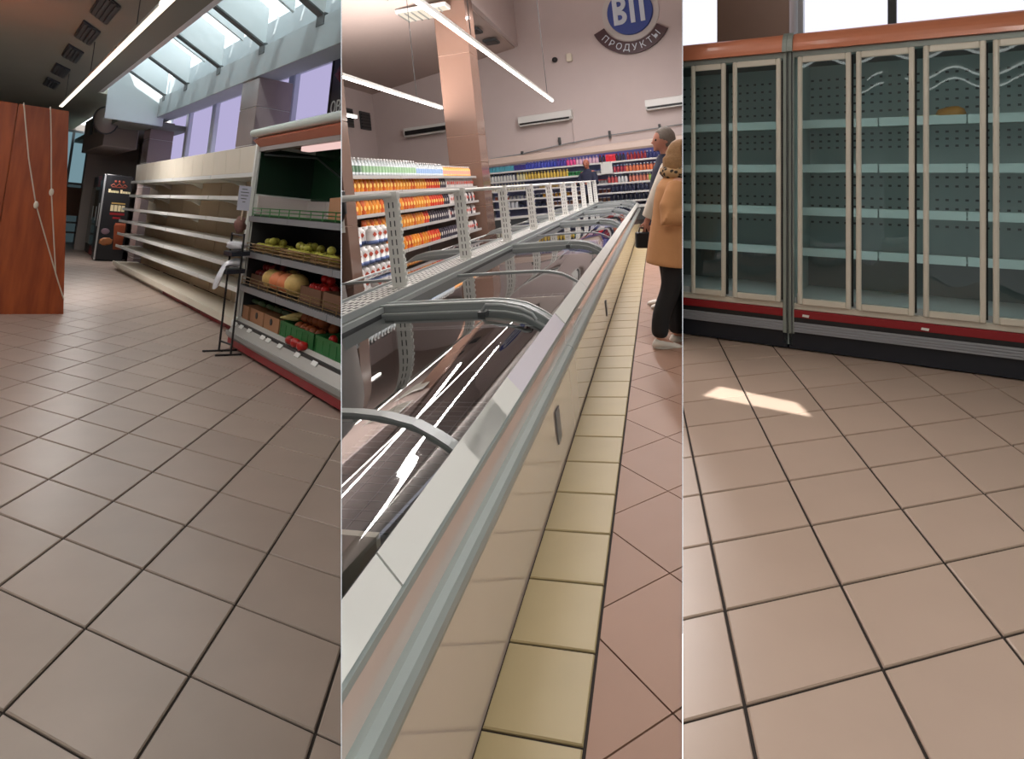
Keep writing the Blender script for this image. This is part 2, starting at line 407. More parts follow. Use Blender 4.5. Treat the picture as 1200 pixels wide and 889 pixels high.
# right hall
fl3 = wedge_base('floor_right', P3, M_grout, [(.1, .3), (9.5, .3), (9.5, 9), (2.6, 9), (.5, 3)], ('B+',), 'tan tiled floor in front of the glass-door freezers')
W3i = W3.inverted()
lay(fl3, P3, M_tile3, (.46273, .14147), (.07394, .41478), (.11378, 1.35014), ((-4, 22), (-9, 22)),
    lambda c, i, j: (W3i @ c).y < .55 and px(Matrix.Translation(c))[0] < 2200 and c.y > .7, ('B+',), gap=.006)
#==================================================================  LEFT HALL: SHELL
cA = ('A-',)
mb = MB(); mb.box(-7, -13, 4.1, -.5, 24, 4.25); struct('ceiling_left', mb, M_ceil1, W1, cA, 'dull plaster ceiling with a row of square vents')
mb = MB(); mb.box(-.5, -9, 4.1, -.42, 10.7, 5.75); struct('trim_1', mb, M_white, W1, cA, 'white upstand at the inner edge of the skylight', cat='trim')
mb = MB(); mb.box(-7, -13, -.05, -6.9, 24, 4.2); struct('wall_left', mb, M_wallg, W1, (), 'grey plaster side wall')
M_gable = mat('pale_blue_plaster', (232, 244, 246), .7, noise=.06, nscale=3)
mb = MB(); mb.prism([(-.31, 10.75, 3.52), (.95, 10.75, 3.52), (.95, 10.75, 4.80), (-.31, 10.75, 5.50)], (0, .12, 0)); struct('wall_gable', mb, M_gable, W1, cA, 'pale blue end wall of the skylight well')
# skylight beam
M_beam = mat('grey_painted_beam', (176, 184, 186), .6, noise=.1, nscale=3)
mb = MB(); mb.cbox(.8, -9, 3.72, 1.15, 11.75, 4.2, .012); struct('trim_2', mb, M_beam, W1, cA, 'long grey beam under the skylight', cat='beam')
# skylight: rafters, glazing bars, panes
M_raf = mat('white_rafter_paint', (205, 212, 212), .55, noise=.08, nscale=4)
M_rafd = mat('dark_rafter_edge', (84, 88, 88), .5)
M_frost = bpy.data.materials.new('frosted_glass'); M_frost.use_nodes = True
nt = M_frost.node_tree; nt.nodes.clear(); o_ = nt.nodes.new('ShaderNodeOutputMaterial'); mx_ = nt.nodes.new('ShaderNodeMixShader'); t_ = nt.nodes.new('ShaderNodeBsdfTransparent'); tl = nt.nodes.new('ShaderNodeBsdfTranslucent')
tc_ = nt.nodes.new('ShaderNodeTexCoord'); mp_ = nt.nodes.new('ShaderNodeMapping'); mp_.inputs['Scale'].default_value = (2, 14, 2); n_ = nt.nodes.new('ShaderNodeTexNoise'); n_.inputs['Scale'].default_value = 1.5; n_.inputs['Detail'].default_value = 4
r_ = nt.nodes.new('ShaderNodeValToRGB'); r_.color_ramp.elements[0].color = (.62, .72, .74, 1); r_.color_ramp.elements[1].color = (.9, .97, 1, 1); r_.color_ramp.elements[0].position = .35; r_.color_ramp.elements[1].position = .6
nt.links.new(tc_.outputs['Object'], mp_.inputs[0]); nt.links.new(mp_.outputs[0], n_.inputs['Vector']); nt.links.new(n_.outputs[0], r_.inputs[0]); nt.links.new(r_.outputs[0], t_.inputs[0])
tl.inputs[0].default_value = (.95, .98, 1, 1); mx_.inputs[0].default_value = .55
nt.links.new(t_.outputs[0], mx_.inputs[1]); nt.links.new(tl.outputs[0], mx_.inputs[2]); nt.links.new(mx_.outputs[0], o_.inputs[0])
sky = bpy.data.objects.new('window_1', None); sky['kind'] = 'structure'; sky['label'] = 'sloping skylight of glass panes between white rafters'; sky['category'] = 'window'
link(sky, None, W1)
RT = [-6.8, -4.3, -1.75, .72, 3.07, 5.52, 8.06, 10.25]
def rz_(s): return 4.22+.54*(.83-s)          # underside of a rafter
for t in RT:
    m = MB(); m.hexa([(-.45, t-.05, rz_(-.45)), (.83, t-.05, rz_(.83)), (.83, t+.05, rz_(.83)), (-.45, t+.05, rz_(-.45))],
                     [(-.45, t-.05, rz_(-.45)+.62), (.83, t-.05, rz_(.83)+.62), (.83, t+.05, rz_(.83)+.62), (-.45, t+.05, rz_(-.45)+.62)])
    r = part('rafter', m, M_raf, sky, cA)
    if r is None: continue
    m = MB(); m.hexa([(-.45, t-.09, rz_(-.45)-.03), (.86, t-.09, rz_(.86)-.03), (.86, t+.09, rz_(.86)-.03), (-.45, t+.09, rz_(-.45)-.03)],
                     [(-.45, t-.09, rz_(-.45)), (.86, t-.09, rz_(.86)), (.86, t+.09, rz_(.86)), (-.45, t+.09, rz_(-.45))])
    part('flange', m, M_rafd, r, cA)
    m = MB(); m.box(.79, t-.13, 4.08, .84, t+.13, 4.24); part('bracket', m, M_rafd, r, cA)
for a, b in zip(RT[:-1], RT[1:]):
    mid = (a+b)/2
    m = MB(); m.hexa([(-.45, mid-.04, rz_(-.45)+.30), (.83, mid-.04, rz_(.83)+.30), (.83, mid+.04, rz_(.83)+.30), (-.45, mid+.04, rz_(-.45)+.30)],
                     [(-.45, mid-.04, rz_(-.45)+.61), (.83, mid-.04, rz_(.83)+.61), (.83, mid+.04, rz_(.83)+.61), (-.45, mid+.04, rz_(-.45)+.61)])
    part('glazing_bar', m, M_raf, sky, cA)
    for p, q in ((a+.05, mid-.04), (mid+.04, b-.05)):
        m = MB(); m.hexa([(-.5, p, rz_(-.5)+.60), (1.1, p, rz_(1.1)+.60), (1.1, q, rz_(1.1)+.60), (-.5, q, rz_(-.5)+.60)], [(-.5, p, rz_(-.5)+.61), (1.1, p, rz_(1.1)+.61), (1.1, q, rz_(1.1)+.61), (-.5, q, rz_(-.5)+.61)])
        part('pane', m, M_frost, sky, cA)
mb = MB(); mb.box(-.52, 10.87, 4.1, .05, 24, 4.25); struct('ceiling_passage', mb, M_ceil1, W1, cA, 'dull ceiling strip beyond the skylight')
m = MB(); m.box(1.0, -9, 4.2, 1.7, 12, 4.78); struct('trim_3', m, M_beam, W1, cA, 'roof strip between skylight and window band', cat='trim')
# band of backlit lavender windows
M_lav = emitter('lavender_window_light', (192, 184, 226), .88)
M_frame = mat('white_window_frame', (214, 220, 226), .45)
win = bpy.data.objects.new('window_2', None); win['kind'] = 'structure'; win['label'] = 'band of tall lavender panes above the empty shelves'; win['category'] = 'window'; link(win, None, W1)
MU = [-3.4, -1.1, 1.3, 3.62, 6.0, 8.45, 10.85, 13.1]
for a, b in zip(MU[:-1], MU[1:]):
    m = MB(); m.box(1.62, a+.12, 2.2, 1.64, b-.12, 4.25); part('pane', m, M_lav, win, cA)
for t in MU:
    m = MB(); m.cbox(1.52, t-.14, 2.1, 1.66, t+.14, 4.3, .02); part('mullion', m, M_frame, win, cA)
m = MB(); m.box(1.54, -3.4, 3.98, 1.64, 13.1, 4.06); part('top_rail', m, M_frame, win, cA)
m = MB(); m.box(1.5, -3.4, 2.12, 1.66, 13.1, 2.2); part('sill', m, M_frame, win, cA)
mb = MB(); mb.box(1.52, -6, -.05, 1.66, 24, 2.12); struct('wall_window_side', mb, M_wallg, W1, cA, 'low wall under the lavender window band')
mb = MB(); mb.box(1.52, 13.2, 2.1, 1.66, 24, 4.3); struct('wall_far_side', mb, M_wallg, W1, cA, 'plain grey wall of the back room')
# tiled columns
M_ctile = mat('taupe_column_tile', (150, 134, 130), .22, noise=.1, nscale=3, rand=.06)
M_joint = mat('white_joint', (200, 196, 190), .7)
def tiled_column(label, x0, x1, y0, y1, z0, z1, zs, W, cuts, m=None, off=(0, 0), core=None):
    t = thing('tiled_column', label, 'column', W, ((x0+x1)/2, (y0+y1)/2, z0)); hx, hy = (x1-x0)/2, (y1-y0)/2; e = .012
    c = MB(); c.box(-hx+e, -hy+e, 0, hx-e, hy-e, z1-z0); part('core', c, core or M_joint, t, cuts)
    zz_ = [z0]+[z for z in zs if z0 < z < z1]+[z1]
    for a, b in zip(zz_[:-1], zz_[1:]):
        a += .008-z0; b -= .008+z0; g = .006
        for q in ((-hx+g, -hy, hx-g, -hy+e+.002), (-hx, -hy+g, -hx+e+.002, hy-g), (hx-e-.002, -hy+g, hx, hy-g)):
            k = MB(); k.box(q[0], q[1], a, q[2], q[3], b); part('tile', k, m or M_ctile, t, cuts)
    return t
tiled_column('taupe tiled column in front of the lavender windows, beside the produce case', .83, 1.38, 3.1, 3.98, 0, 3.72, [.2, .8, 1.4, 2.0, 2.62, 3.24], W1, cA)
tiled_column('taupe tiled column at the far end of the empty shelves', .83, 1.38, 11.5, 12.3, 0, 3.72, [.2, .8, 1.4, 2.0, 2.62, 3.24], W1, cA)
# back room
mb = MB(); mb.box(.12, 17.0, -.05, 1.6, 17.15, 4.1); struct('wall_back_room', mb, M_wallg, W1, cA, 'grey end wall behind the drinks coolers')
mb = MB(); mb.box(-7, 21.5, -.05, 1.5, 21.65, 4.3); struct('wall_far_end', mb, M_wallg, W1, cA, 'grey wall at the far end of the left hall')
mb = MB(); mb.box(.0, 10.9, 3.5, 1.6, 24, 3.62); struct('ceiling_back_room', mb, M_ceil1, W1, cA, 'low ceiling of the back room')
bk = thing('ceiling_bulkhead', 'grey boxed duct with three dark square openings near the ceiling', 'duct', W1, (.25, 16.0, 3.0))
m = MB(); m.cbox(-.3, -3.4, 0, .5, 1.0, .98, .02); part('casing', m, M_wallg, bk, cA)
for t in (-.7, .55-2.4+.0, -3.0):
    m = MB(); m.box(-.315, t-.32, .45, -.29, t+.32, .85); part('opening', m, M_black, bk, cA)
fan = thing('wall_fan', 'round pale wall fan hanging by the boxed duct', 'fan', W1, (-.12, 12.0, 3.59))
m = MB(); m.lathe([(.10, -.10), (.3, -.06), (.34, 0), (.30, .05), (.1, .07)], 20); m.v = [(y_*.8+.0, z_, x_) for x_, y_, z_ in m.v]; part('drum', m, mat('fan_plastic', (150, 140, 132), .5), fan)
m = MB(); m.tube([(0.34*.8*math.cos(a), -.0, .34*math.sin(a)) for a in [k*2*PI/18 for k in range(18)]], .025, 6, closed=True); part('guard_ring', m, M_dgrey, fan)
m = MB(); m.box(-.03, .0, .25, .03, .1, .52); part('bracket', m, M_dgrey, fan)
# glazed door at the far left
dg = bpy.data.objects.new('door_1', None); dg['kind'] = 'structure'; dg['label'] = 'tall glazed door at the far end beside the orange cabinet'; dg['category'] = 'door'; link(dg, None, W1)
m = MB()
for s in (-.55, -.05, .42): m.box(s-.04, 19.95, 0, s+.04, 20.05, 3.9)
for z in (0, 1.0, 2.05, 3.85): m.box(-.55, 19.96, z, .42, 20.04, z+.08)
part('frame', m, mat('grey_door_frame', (120, 130, 136), .4), dg, cA)
for s0, s1 in ((-.51, -.09), (-.01, .38)):
    m = MB(); m.box(s0, 19.99, 2.13, s1, 20.0, 3.85); part('pane', m, emitter('dim_daylight', (120, 150, 160), .9), dg, cA)
    m = MB(); m.box(s0, 19.99, .08, s1, 20.0, 2.05); part('pane', m, emitter('dimmer_daylight', (80, 96, 100), .4), dg, cA)
bn = thing('metal_bench', 'dark metal bench by the glazed door', 'bench', W1, (.0, 19.2, 0))
for z in (.75, .42): m = MB(); m.box(-.5, -.2, z, .4, .2, z+.05); part('seat', m, M_black, bn, cA)
for s in (-.48, .36):
    m = MB(); m.box(s, -.2, 0, s+.04, -.16, 1.0); m.box(s, .16, 0, s+.04, .2, 1.0); part('leg', m, M_black, bn, cA)
m = MB(); m.box(-.5, .17, 1.0, .4, .2, 1.95); part('backboard', m, mat('brown_board', (96, 62, 40), .6), bn, cA)
# ceiling vents
for k, t in enumerate((2.59, 4.4, 6.38, 8.52, 10.56)):
    v = thing('ceiling_vent', 'dark square ceiling vent, %s in the row beside the strip lamp' % ['nearest', 'second nearest', 'middle one', 'second farthest', 'farthest'][k], 'vent', W1, (-1.45, t, 4.1), group='ceiling vents')
    m = MB(); m.prism([(-.14, -.86, -.03), (.14, -.32, -.03), (.14, .86, -.03), (-.14, .32, -.03)], (0, 0, .03)); part('frame', m, M_black, v)
    for q in range(4):
        a, b = -.12+q*.064, -.085+q*.064; m = MB(); m.prism([(a, -.56+a*1.93, -.045), (b, -.56+b*1.93, -.045), (b, .56+b*1.93, -.045), (a, .56+a*1.93, -.045)], (0, 0, .015)); part('louvre', m, M_dgrey, v)
def strip_lamp(label, W, x, y0, y1, z, cuts=(), zc=4.1, wdt=.036, hang=(), em=None, xy=None):
    L = thing('strip_lamp', label, 'lamp', W, (x, (y0+y1)/2, z)); hl = (y1-y0)/2
    m = MB(); m.box(-wdt, -hl, 0, wdt, hl, .04); part('housing', m, M_white, L, cuts)
    m = MB(); m.cbox(-wdt*.9, -hl+.01, -.018, wdt*.9, hl-.01, -.001, .006); part('diffuser', m, em or M_lamp, L, cuts)
    for t in hang:
        m = MB(); m.tube([(0, t-(y0+y1)/2, .07), (0, t-(y0+y1)/2, zc-z)], .006, 5); part('cable', m, M_dgrey, L, cuts)
    return L
strip_lamp('long strip lamp hung below the dull ceiling, along the skylight', W1, -1.275, -4.5, 9.6, 3.5, cA, hang=(8.8, 5, 1), em=emitter('lamp_diffuser_left', (255, 244, 222), 2.2))

#==================================================================  LEFT HALL: ORANGE CABINET AND ITS CORDS
M_cherry = texmat('orange_wood', 'wood', (142, 60, 24), (188, 92, 42), (9, 9, 1.2), .38)
cab = thing('wooden_cabinet', 'tall orange wood panelled cabinet standing at the left edge', 'cabinet', W1, (-2.6, 3.3, 0))
m = MB(); m.hexa([(-1.2, -.42, 0), (1.19, -.42, 0), (1.19, .42, 0), (-1.2, .42, 0)], [(-1.2, -.42, 2.66), (.92, -.42, 2.66), (.92, .42, 2.66), (-1.2, .42, 2.66)]); part('body', m, M_cherry, cab)
for k, (a, b) in enumerate(((-1.2, -.42), (-.415, .39), (.395, 1.213))):
    tp = .27 if k == 2 else 0     # the free edge of the last panel rakes inwards towards the top
    m = MB(); m.hexa([(a, -.45, 0), (b-.004, -.45, 0), (b-.004, -.42, 0), (a, -.42, 0)], [(a, -.45, 2.68), (b-.004-tp, -.45, 2.68), (b-.004-tp, -.42, 2.68), (a, -.42, 2.68)]); part('panel', m, M_cherry, cab, bevel=.003)
M_cord = mat('white_cord', (214, 196, 176), .7)
for lab, pts, tg in (('white pull cord with toggle, the more slanted one on the orange cabinet', [(-2.159, 2.70), (-2.02, 2.0), (-1.867, 1.407), (-1.66, .85), (-1.503, .428), (-1.41, .2)], (-1.867, 1.407)),
                     ('white pull cord with toggle, the straighter one beside the right edge of the cabinet', [(-1.871, 2.70), (-1.80, 2.2), (-1.723, 1.589), (-1.64, 1.1), (-1.545, .538), (-1.43, .24)], (-1.723, 1.589))):
    c = thing('pull_cord', lab, 'cord', W1, (-1.7, 2.83, 0), group='pull cords on the cabinet')
    m = MB(); m.tube([(s+1.7, -.0, z) for s, z in pts], .008, 6); part('cord', m, M_cord, c)
    m = MB(); m.ball((tg[0]+1.7, -.01, tg[1]), (.028, .022, .05), 8, 6); part('toggle', m, mat('cream_toggle', (226, 214, 196), .4), c)

#==================================================================  LEFT HALL: EMPTY WALL SHELVING
M_peg = mat('tan_backboard', (176, 158, 132), .65, noise=.1, nscale=3)
M_shelf = mat('white_shelf', (206, 204, 194), .45, noise=.06)
GT = [.35, 2.9, 5.4, 7.9, 10.4]; SZ = [.56, .84, 1.14, 1.42, 1.725, 2.03]
names = ['nearest', 'second', 'third', 'farthest']
for k, (a, b) in enumerate(zip(GT[:-1], GT[1:])):
    g = thing('wall_shelving', 'empty cream wall shelving bay, %s' % ['nearest one, partly behind the produce case', 'second from the produce case', 'third from the produce case', 'farthest one next to the black cooler'][k], 'shelf', W1, (.5, (a+b)/2, 0), group='empty shelving bays'); h = (b-a)/2
    for q in range(2):
        m = MB(); y0 = -h+q*h
        m.box(.24, y0+.01, .2, .27, y0+h-.01-(.35 if k == 3 and q else 0), 2.05); part('back_panel', m, M_peg, g, cA)
    m = MB(); m.box(.25, -h, 0, .29, -h+.06, 2.42); part('upright', m, M_offw, g, cA); m = MB(); yu = h-(.35 if k == 3 else 0); m.box(.25, yu-.06, 0, .29, yu, 2.42 if k < 3 else 2.05); part('upright', m, M_offw, g, cA)
    for q in range(2 if k == 3 else 4):
        m = MB(); m.prism([(-.245, -h+q*h/2+.006, 2.06), (-.26, -h+q*h/2+.006, 2.40), (-.24, -h+q*h/2+.006, 2.41), (-.225, -h+q*h/2+.006, 2.05)], (0, h/2-.012, 0)); part('top_panel', m, M_offw, g, cA)
    for i, z in enumerate(SZ):
        if k == 0 and i == 3: a0 = -h+.95
        else: a0 = -h+.02
        h_ = h
        if k == 3 and i > 2: h = h-(.9, .9, .25)[5-i]
        m = MB(); m.box(-.25, a0, z-.02, .24, h-.02, z); sh = part('shelf', m, M_shelf, g, cA)
        m = MB(); m.box(-.27, a0, z-.035, -.25, h-.02, z+.02); part('price_rail', m, M_white, sh, cA)
        for y in (a0+.02, h-.04):
            m = MB(); m.prism([(-.2, y, z-.02), (.24, y, z-.02), (.24, y, z-.12), (.1, y, z-.06)], (0, .02, 0)); part('bracket', m, M_shelf, sh, cA)
        h = h_
    m = MB(); m.box(-.25, -h, .11, .24, h, .185); m.box(-.28, -h, .10, -.25, h, .195); part('base_shelf', m, M_offw, g, cA)
    m = MB(); m.box(-.19, -h+.01, 0, -.17, h-.01, .1); part('kick_plate', m, M_red if k < 2 else M_offw, g, cA)
    if k == 0:
        m = MB()
        for i in range(8):
            a1, a2 = PI/2*i/8, PI/2*(i+1)/8
            m.hexa([(-.27+.01*i, -h-.0+.55*(1-math.sin(a1)), 2.05-.28*(1-math.cos(a1))-.02), (-.25, -h+.55*(1-math.sin(a1)), 2.05-.28*(1-math.cos(a1))-.02), (-.25, -h+.55*(1-math.sin(a2)), 2.05-.28*(1-math.cos(a2))-.02), (-.27, -h+.55*(1-math.sin(a2)), 2.05-.28*(1-math.cos(a2))-.02)],
                   [(-.27, -h+.55*(1-math.sin(a1)), 2.09-.28*(1-math.cos(a1))), (-.25, -h+.55*(1-math.sin(a1)), 2.09-.28*(1-math.cos(a1))), (-.25, -h+.55*(1-math.sin(a2)), 2.09-.28*(1-math.cos(a2))), (-.27, -h+.55*(1-math.sin(a2)), 2.09-.28*(1-math.cos(a2)))])
        part('curved_end', m, M_white, g, cA)
        m = MB(); m.box(-.3, -h-.03, .02, -.2, -h+.02, .2); part('end_cap', m, M_white, g, cA)

#==================================================================  LEFT HALL: DRINKS COOLERS
ck = thing('drinks_cooler', 'black drinks cooler with gold emblem and a food picture on its side', 'cooler', W1, (.44, 12.95, 0))
m = MB(); m.cbox(-.30, -.3, .04, .34, .32, 2.27, .02); part('cabinet', m, M_black, ck, cA)
m = MB(); m.box(-.325, -.26, .22, -.30, .28, 2.1); d = part('door', m, mat('smoked_door', (34, 40, 46), .15), ck, cA)
m = MB(); m.tube([(-.345, -.2, .9), (-.345, -.2, 1.5)], .012, 6); part('handle', m, M_alu, d, cA)
m = MB(); m.box(-.33, -.31, .04, -.29, -.29, 2.27); part('edge_strip', m, M_alu, ck, cA)
m = MB(); m.box(-.28, -.2, 0, .32, .3, .04); part('foot', m, M_rubber, ck, cA)
M_gold = mat('gold_print', (196, 166, 96), .4, .3); M_cream = mat('cream_print', (226, 214, 170), .5)
m = MB()
m.tube([(-.16, -.305, 1.98), (-.1, -.305, 2.03), (-.04, -.305, 1.97), (.03, -.305, 2.05), (.10, -.305, 1.97), (.16, -.305, 2.03), (.22, -.305, 1.98)], .012, 5); m.tube([(-.14, -.305, 1.95), (.2, -.305, 1.95)], .012, 5)
for q in (-.06, .03, .12): m.ball((q, -.305, 2.1), (.03, .006, .03), 8, 5)
part('emblem', m, mat('dull_red_gold_print', (130, 60, 40), .5), ck, cA)
m = MB()
x = -.2
for q, wd in enumerate((.05, .02, .03, .04, .02, .03, 0, .05, .02, .03, .04, .02, .03)):
    if wd: m.box(x, -.306, 1.80, x+wd, -.3, 1.80+(.09 if wd > .045 else .055))
    x += max(wd, .02)+.009
part('script_line', m, M_cream, ck, cA)
m = MB()
for q in range(4):
    x = -.1+q*.085
    m.box(x, -.306, 1.32, x+.07, -.3, 1.48)
part('block_lettering', m, M_cream, ck, cA)
m = MB(); m.box(-.09, -.306, 1.51, .23, -.3, 1.545); part('gold_line', m, M_gold, ck, cA)
m = MB(); m.box(-.1, -.306, 1.22, .24, -.3, 1.28); m.box(-.02, -.306, 1.12, .16, -.3, 1.17); part('red_line', m, M_red, ck, cA)
M_food = mat('food_picture_brown', (150, 92, 48), .5, noise=.8, nscale=9); M_glassp = mat('amber_glass_picture', (140, 66, 34), .4, noise=.5, nscale=6)
m = MB(); m.lathe([(.10, 0), (.12, .3), (.14, .62), (.12, .7)], 14); m.v = [(x_+.18, -.303+y_*.015, z_+.32) for x_, y_, z_ in m.v]; part('glass_picture', m, M_glassp, ck, cA)
m = MB(); m.ball((-.1, -.303, .52), (.16, .006, .1), 12, 6, jit=.15); part('food_picture', m, M_food, ck, cA)
m = MB(); m.ball((-.14, -.303, .78), (.1, .006, .08), 12, 6); part('plate_picture', m, mat('plate_picture_mauve', (120, 96, 104), .5), ck, cA)
for lab, t0, t1, m_, s0, hh in (('red drinks cooler behind the black one', 14.25, 15.0, mat('red_cooler', (150, 22, 24), .35), .27, 2.28), ('dark narrow drinks cooler with a lit glass door, behind the red one', 15.4, 16.4, M_black, .33, 2.28)):
    c = thing('drinks_cooler', lab, 'cooler', W1, (s0+.33, (t0+t1)/2, 0), group=None); h = (t1-t0)/2
    m = MB(); m.cbox(-.33, -h, .03, .33, h, hh, .02); part('cabinet', m, m_, c, cA)
    m = MB(); m.box(-.35, -h+.05, .3, -.33, h-.05, 1.95); d = part('door', m, mat('cooler_door_glass', (70, 84, 72), .12), c, cA)
    m = MB(); m.tube([(-.365, -h+.1, 1.0), (-.365, -h+.1, 1.4)], .012, 6); part('handle', m, M_alu, d, cA)
    m = MB(); m.box(-.3, -h+.03, 0, .3, h-.03, .03); part('foot', m, M_rubber, c, cA)

#==================================================================  LEFT HALL: PRODUCE CASE
M_int = mat('dark_case_interior', (48, 48, 50), .5, noise=.1)
M_turf = mat('green_turf', (34, 84, 40), .9, noise=.6, nscale=60, bump=.5)
M_mirr = mat('painted_turf_reflection', (20, 62, 36), .25, noise=.3, nscale=2)  # mirror's reflection of the green turf, put into the colour
M_crail = mat('grey_price_rail', (132, 134, 138), .4)
M_orange = mat('orange_trim', (196, 112, 84), .45)
M_pinkl = emitter('pink_case_lamp', (255, 214, 208), .9)
rk = thing('produce_case', 'open refrigerated produce case with white end panel and red bumper', 'display case', W1, (.38, -1.5, 0))
def R(s, t): return (s-.38, t+1.5)
Y0, Y1 = -3.6+1.5, .16+1.5
m = MB(); m.prism([(-.42, Y1, .10), (-.42, Y1, .3), (-.36, Y1, .34), (-.33, Y1, 2.44), (-.30, Y1, 2.5), (.38, Y1, 2.5), (.38, Y1, .05), (-.3, Y1, .05)], (0, .04, 0)); part('end_panel', m, M_white, rk, cA)
m = MB(); m.prism([(-.405, Y1-.008, .34), (-.37, Y1-.008, .36), (-.34, Y1-.008, 2.44), (-.38, Y1-.008, 2.44)], (0, .05, 0)); part('end_frame', m, M_white, rk, cA)
m = MB(); m.box(-.33, Y1-.012, .35, .34, Y1-.002, 1.45); part('end_lining', m, M_int, rk, cA)
m = MB(); m.box(-.33, Y1-.012, 1.76, .34, Y1-.002, 2.3); part('end_mirror', m, mat('darker_turf_reflection', (12, 40, 26), .25), rk, cA)  # mirror face, its reflected green painted in a darker tone
m = MB(); m.box(.34, Y0, .1, .38, Y1, 2.5); part('back_panel', m, M_int, rk, cA)
m = MB(); m.prism([(.335, Y0, 1.74), (.335, Y0, 2.34), (.325, Y0, 2.34), (.325, Y0, 1.74)], (0, Y1-Y0-.02, 0)); part('mirror_back_panel', m, M_mirr, rk, cA)
m = MB()
for q in range(5): m.box(.30, Y0+q*.8, 1.52, .32, Y0+q*.8+.79, 1.73)
part('white_strip', m, mat('white_strip', (206, 192, 190), .5), rk, cA)
m = MB()
for q in range(80): m.box(.298, Y0+q*.05, 1.60, .301, Y0+q*.05+.02, 1.615)
part('strip_perforation', m, M_dgrey, rk, cA, kind='stuff')
m = MB(); m.box(-.30, Y1-.014, 1.52, .33, Y1-.002, 1.74); part('white_strip', m, MATS['white_strip'], rk, cA)  # mirror image of the white strip, painted as a band
# canopy: rounded white front, orange stripe, lamp under it
m = MB(); m.prism([(-.45+.05*(1-math.cos(a))-.02, Y0, 2.455+.045*math.sin(a)) for a in [PI*k/8-PI/2 for k in range(9)]]+[(.38, Y0, 2.5), (.38, Y0, 2.46)], (0, Y1-Y0+.03, 0), smooth=False); part('canopy', m, mat('pale_green_white', (196, 206, 200), .35), rk, cA)
m = MB(); m.prism([(-.44, Y0, 2.37), (-.35, Y0, 2.30), (-.33, Y0, 2.36), (-.38, Y0, 2.41)], (0, Y1-Y0-.02, 0)); part('orange_stripe', m, M_orange, rk, cA)
m = MB(); m.box(-.36, Y0, 2.25, -.28, Y1-.03, 2.30); part('grey_stripe', m, mat('warm_grey', (120, 108, 102), .5), rk, cA)
m = MB(); m.box(-.33, Y0, 2.2, -.24, .4, 2.245); part('lamp', m, M_pinkl, rk, cA)
m = MB(); m.box(-.3, Y0, 2.34, .34, Y1-.02, 2.36); part('canopy_lining', m, mat('canopy_lining', (120, 76, 56), .6, noise=.7, nscale=7), rk, cA)
m = MB(); m.tube([(-.30, 1.6, 2.22), (.05, .9, 2.2), (.28, .45, 1.9), (.3, .35, 1.78)], .012, 6); part('support_strut', m, M_dgrey, rk, cA)
# shelves
def guard(parent, x, z, y0, y1, mtl):
    g = MB()
    for k in (0, 1, 2): g.tube([(x, y0, z+.02+k*.035), (x, y1, z+.02+k*.035)], .005, 5)
    n = int((y1-y0)/.28)
    for k in range(n+1):
        y = y0+(y1-y0)*k/n; g.tube([(x, y, z), (x, y, z+.095)], .005, 5)
    part('wire_guard', g, mtl, parent, cA)
M_gwire = mat('green_wire', (60, 130, 66), .4); M_bwire = mat('brass_wire', (150, 124, 84), .4, .4)
for z, dpt, gw in ((1.50, -.36, M_gwire), (1.10, -.38, M_bwire), (.72, -.39, M_bwire)):
    m = MB(); m.box(dpt, Y0, z-.025, .34, Y1-.015, z); sh = part('shelf', m, M_int, rk, cA)
    for q in range(3):
        m = MB(); ya = Y0+q*1.26; m.prism([(dpt-.02, ya, z-.065), (dpt-.025, ya, z-.005), (dpt, ya, z-.005), (dpt, ya, z-.065)], (0, min(1.25, Y1-.02-ya), 0)); part('price_rail', m, M_crail, sh, cA)
    guard(sh, dpt+.012, z, Y0, Y1-.03, gw)
    if z > 1.4:
        m = MB(); m.box(dpt+.03, Y0, z, .3, Y1-.02, z+.02); part('turf_liner', m, M_turf, sh, cA)
# base
m = MB(); m.prism([(-.40, Y0, .31), (.34, Y0, .27), (.34, Y0, .05), (-.36, Y0, .05)], (0, Y1-Y0, 0)); part('base_tub', m, M_int, rk, cA)
m = MB(); m.prism([(-.455, Y0, .19), (-.35, Y0, .345), (-.32, Y0, .335), (-.40, Y0, .19)], (0, Y1-Y0, 0)); pr_ = part('base_rail', m, mat('rail_plastic', (168, 166, 160), .35), rk, cA)
for y in (Y1-.12, Y1-.34, Y1-.62, Y1-1.05, Y1-1.22, Y1-1.55, Y1-2.0, Y1-2.4):
    m = MB(); m.hexa([(-.415, y, .258), (-.415, y+.11, .258), (-.385, y+.11, .302), (-.385, y, .302)], [(-.421, y, .261), (-.421, y+.11, .261), (-.39, y+.11, .306), (-.39, y, .306)]); part('price_tag', m, M_white, pr_, cA)
m = MB(); m.prism([(-.44, Y0, .115), (-.47, Y0, .15), (-.47, Y0, .195), (-.38, Y0, .195), (-.38, Y0, .115)], (0, Y1-Y0+.03, 0)); part('grey_bumper', m, mat('bumper_grey', (150, 150, 148), .4), rk, cA)
m = MB(); m.prism([(-.40, Y0, .02), (-.44, Y0, .045), (-.44, Y0, .115), (-.36, Y0, .115), (-.36, Y0, .02)], (0, Y1-Y0+.03, 0)); part('red_bumper', m, M_red, rk, cA)
m = MB(); m.box(-.33, Y0, -.0, .36, Y1-.02, .05); part('plinth', m, M_dgrey, rk, cA)
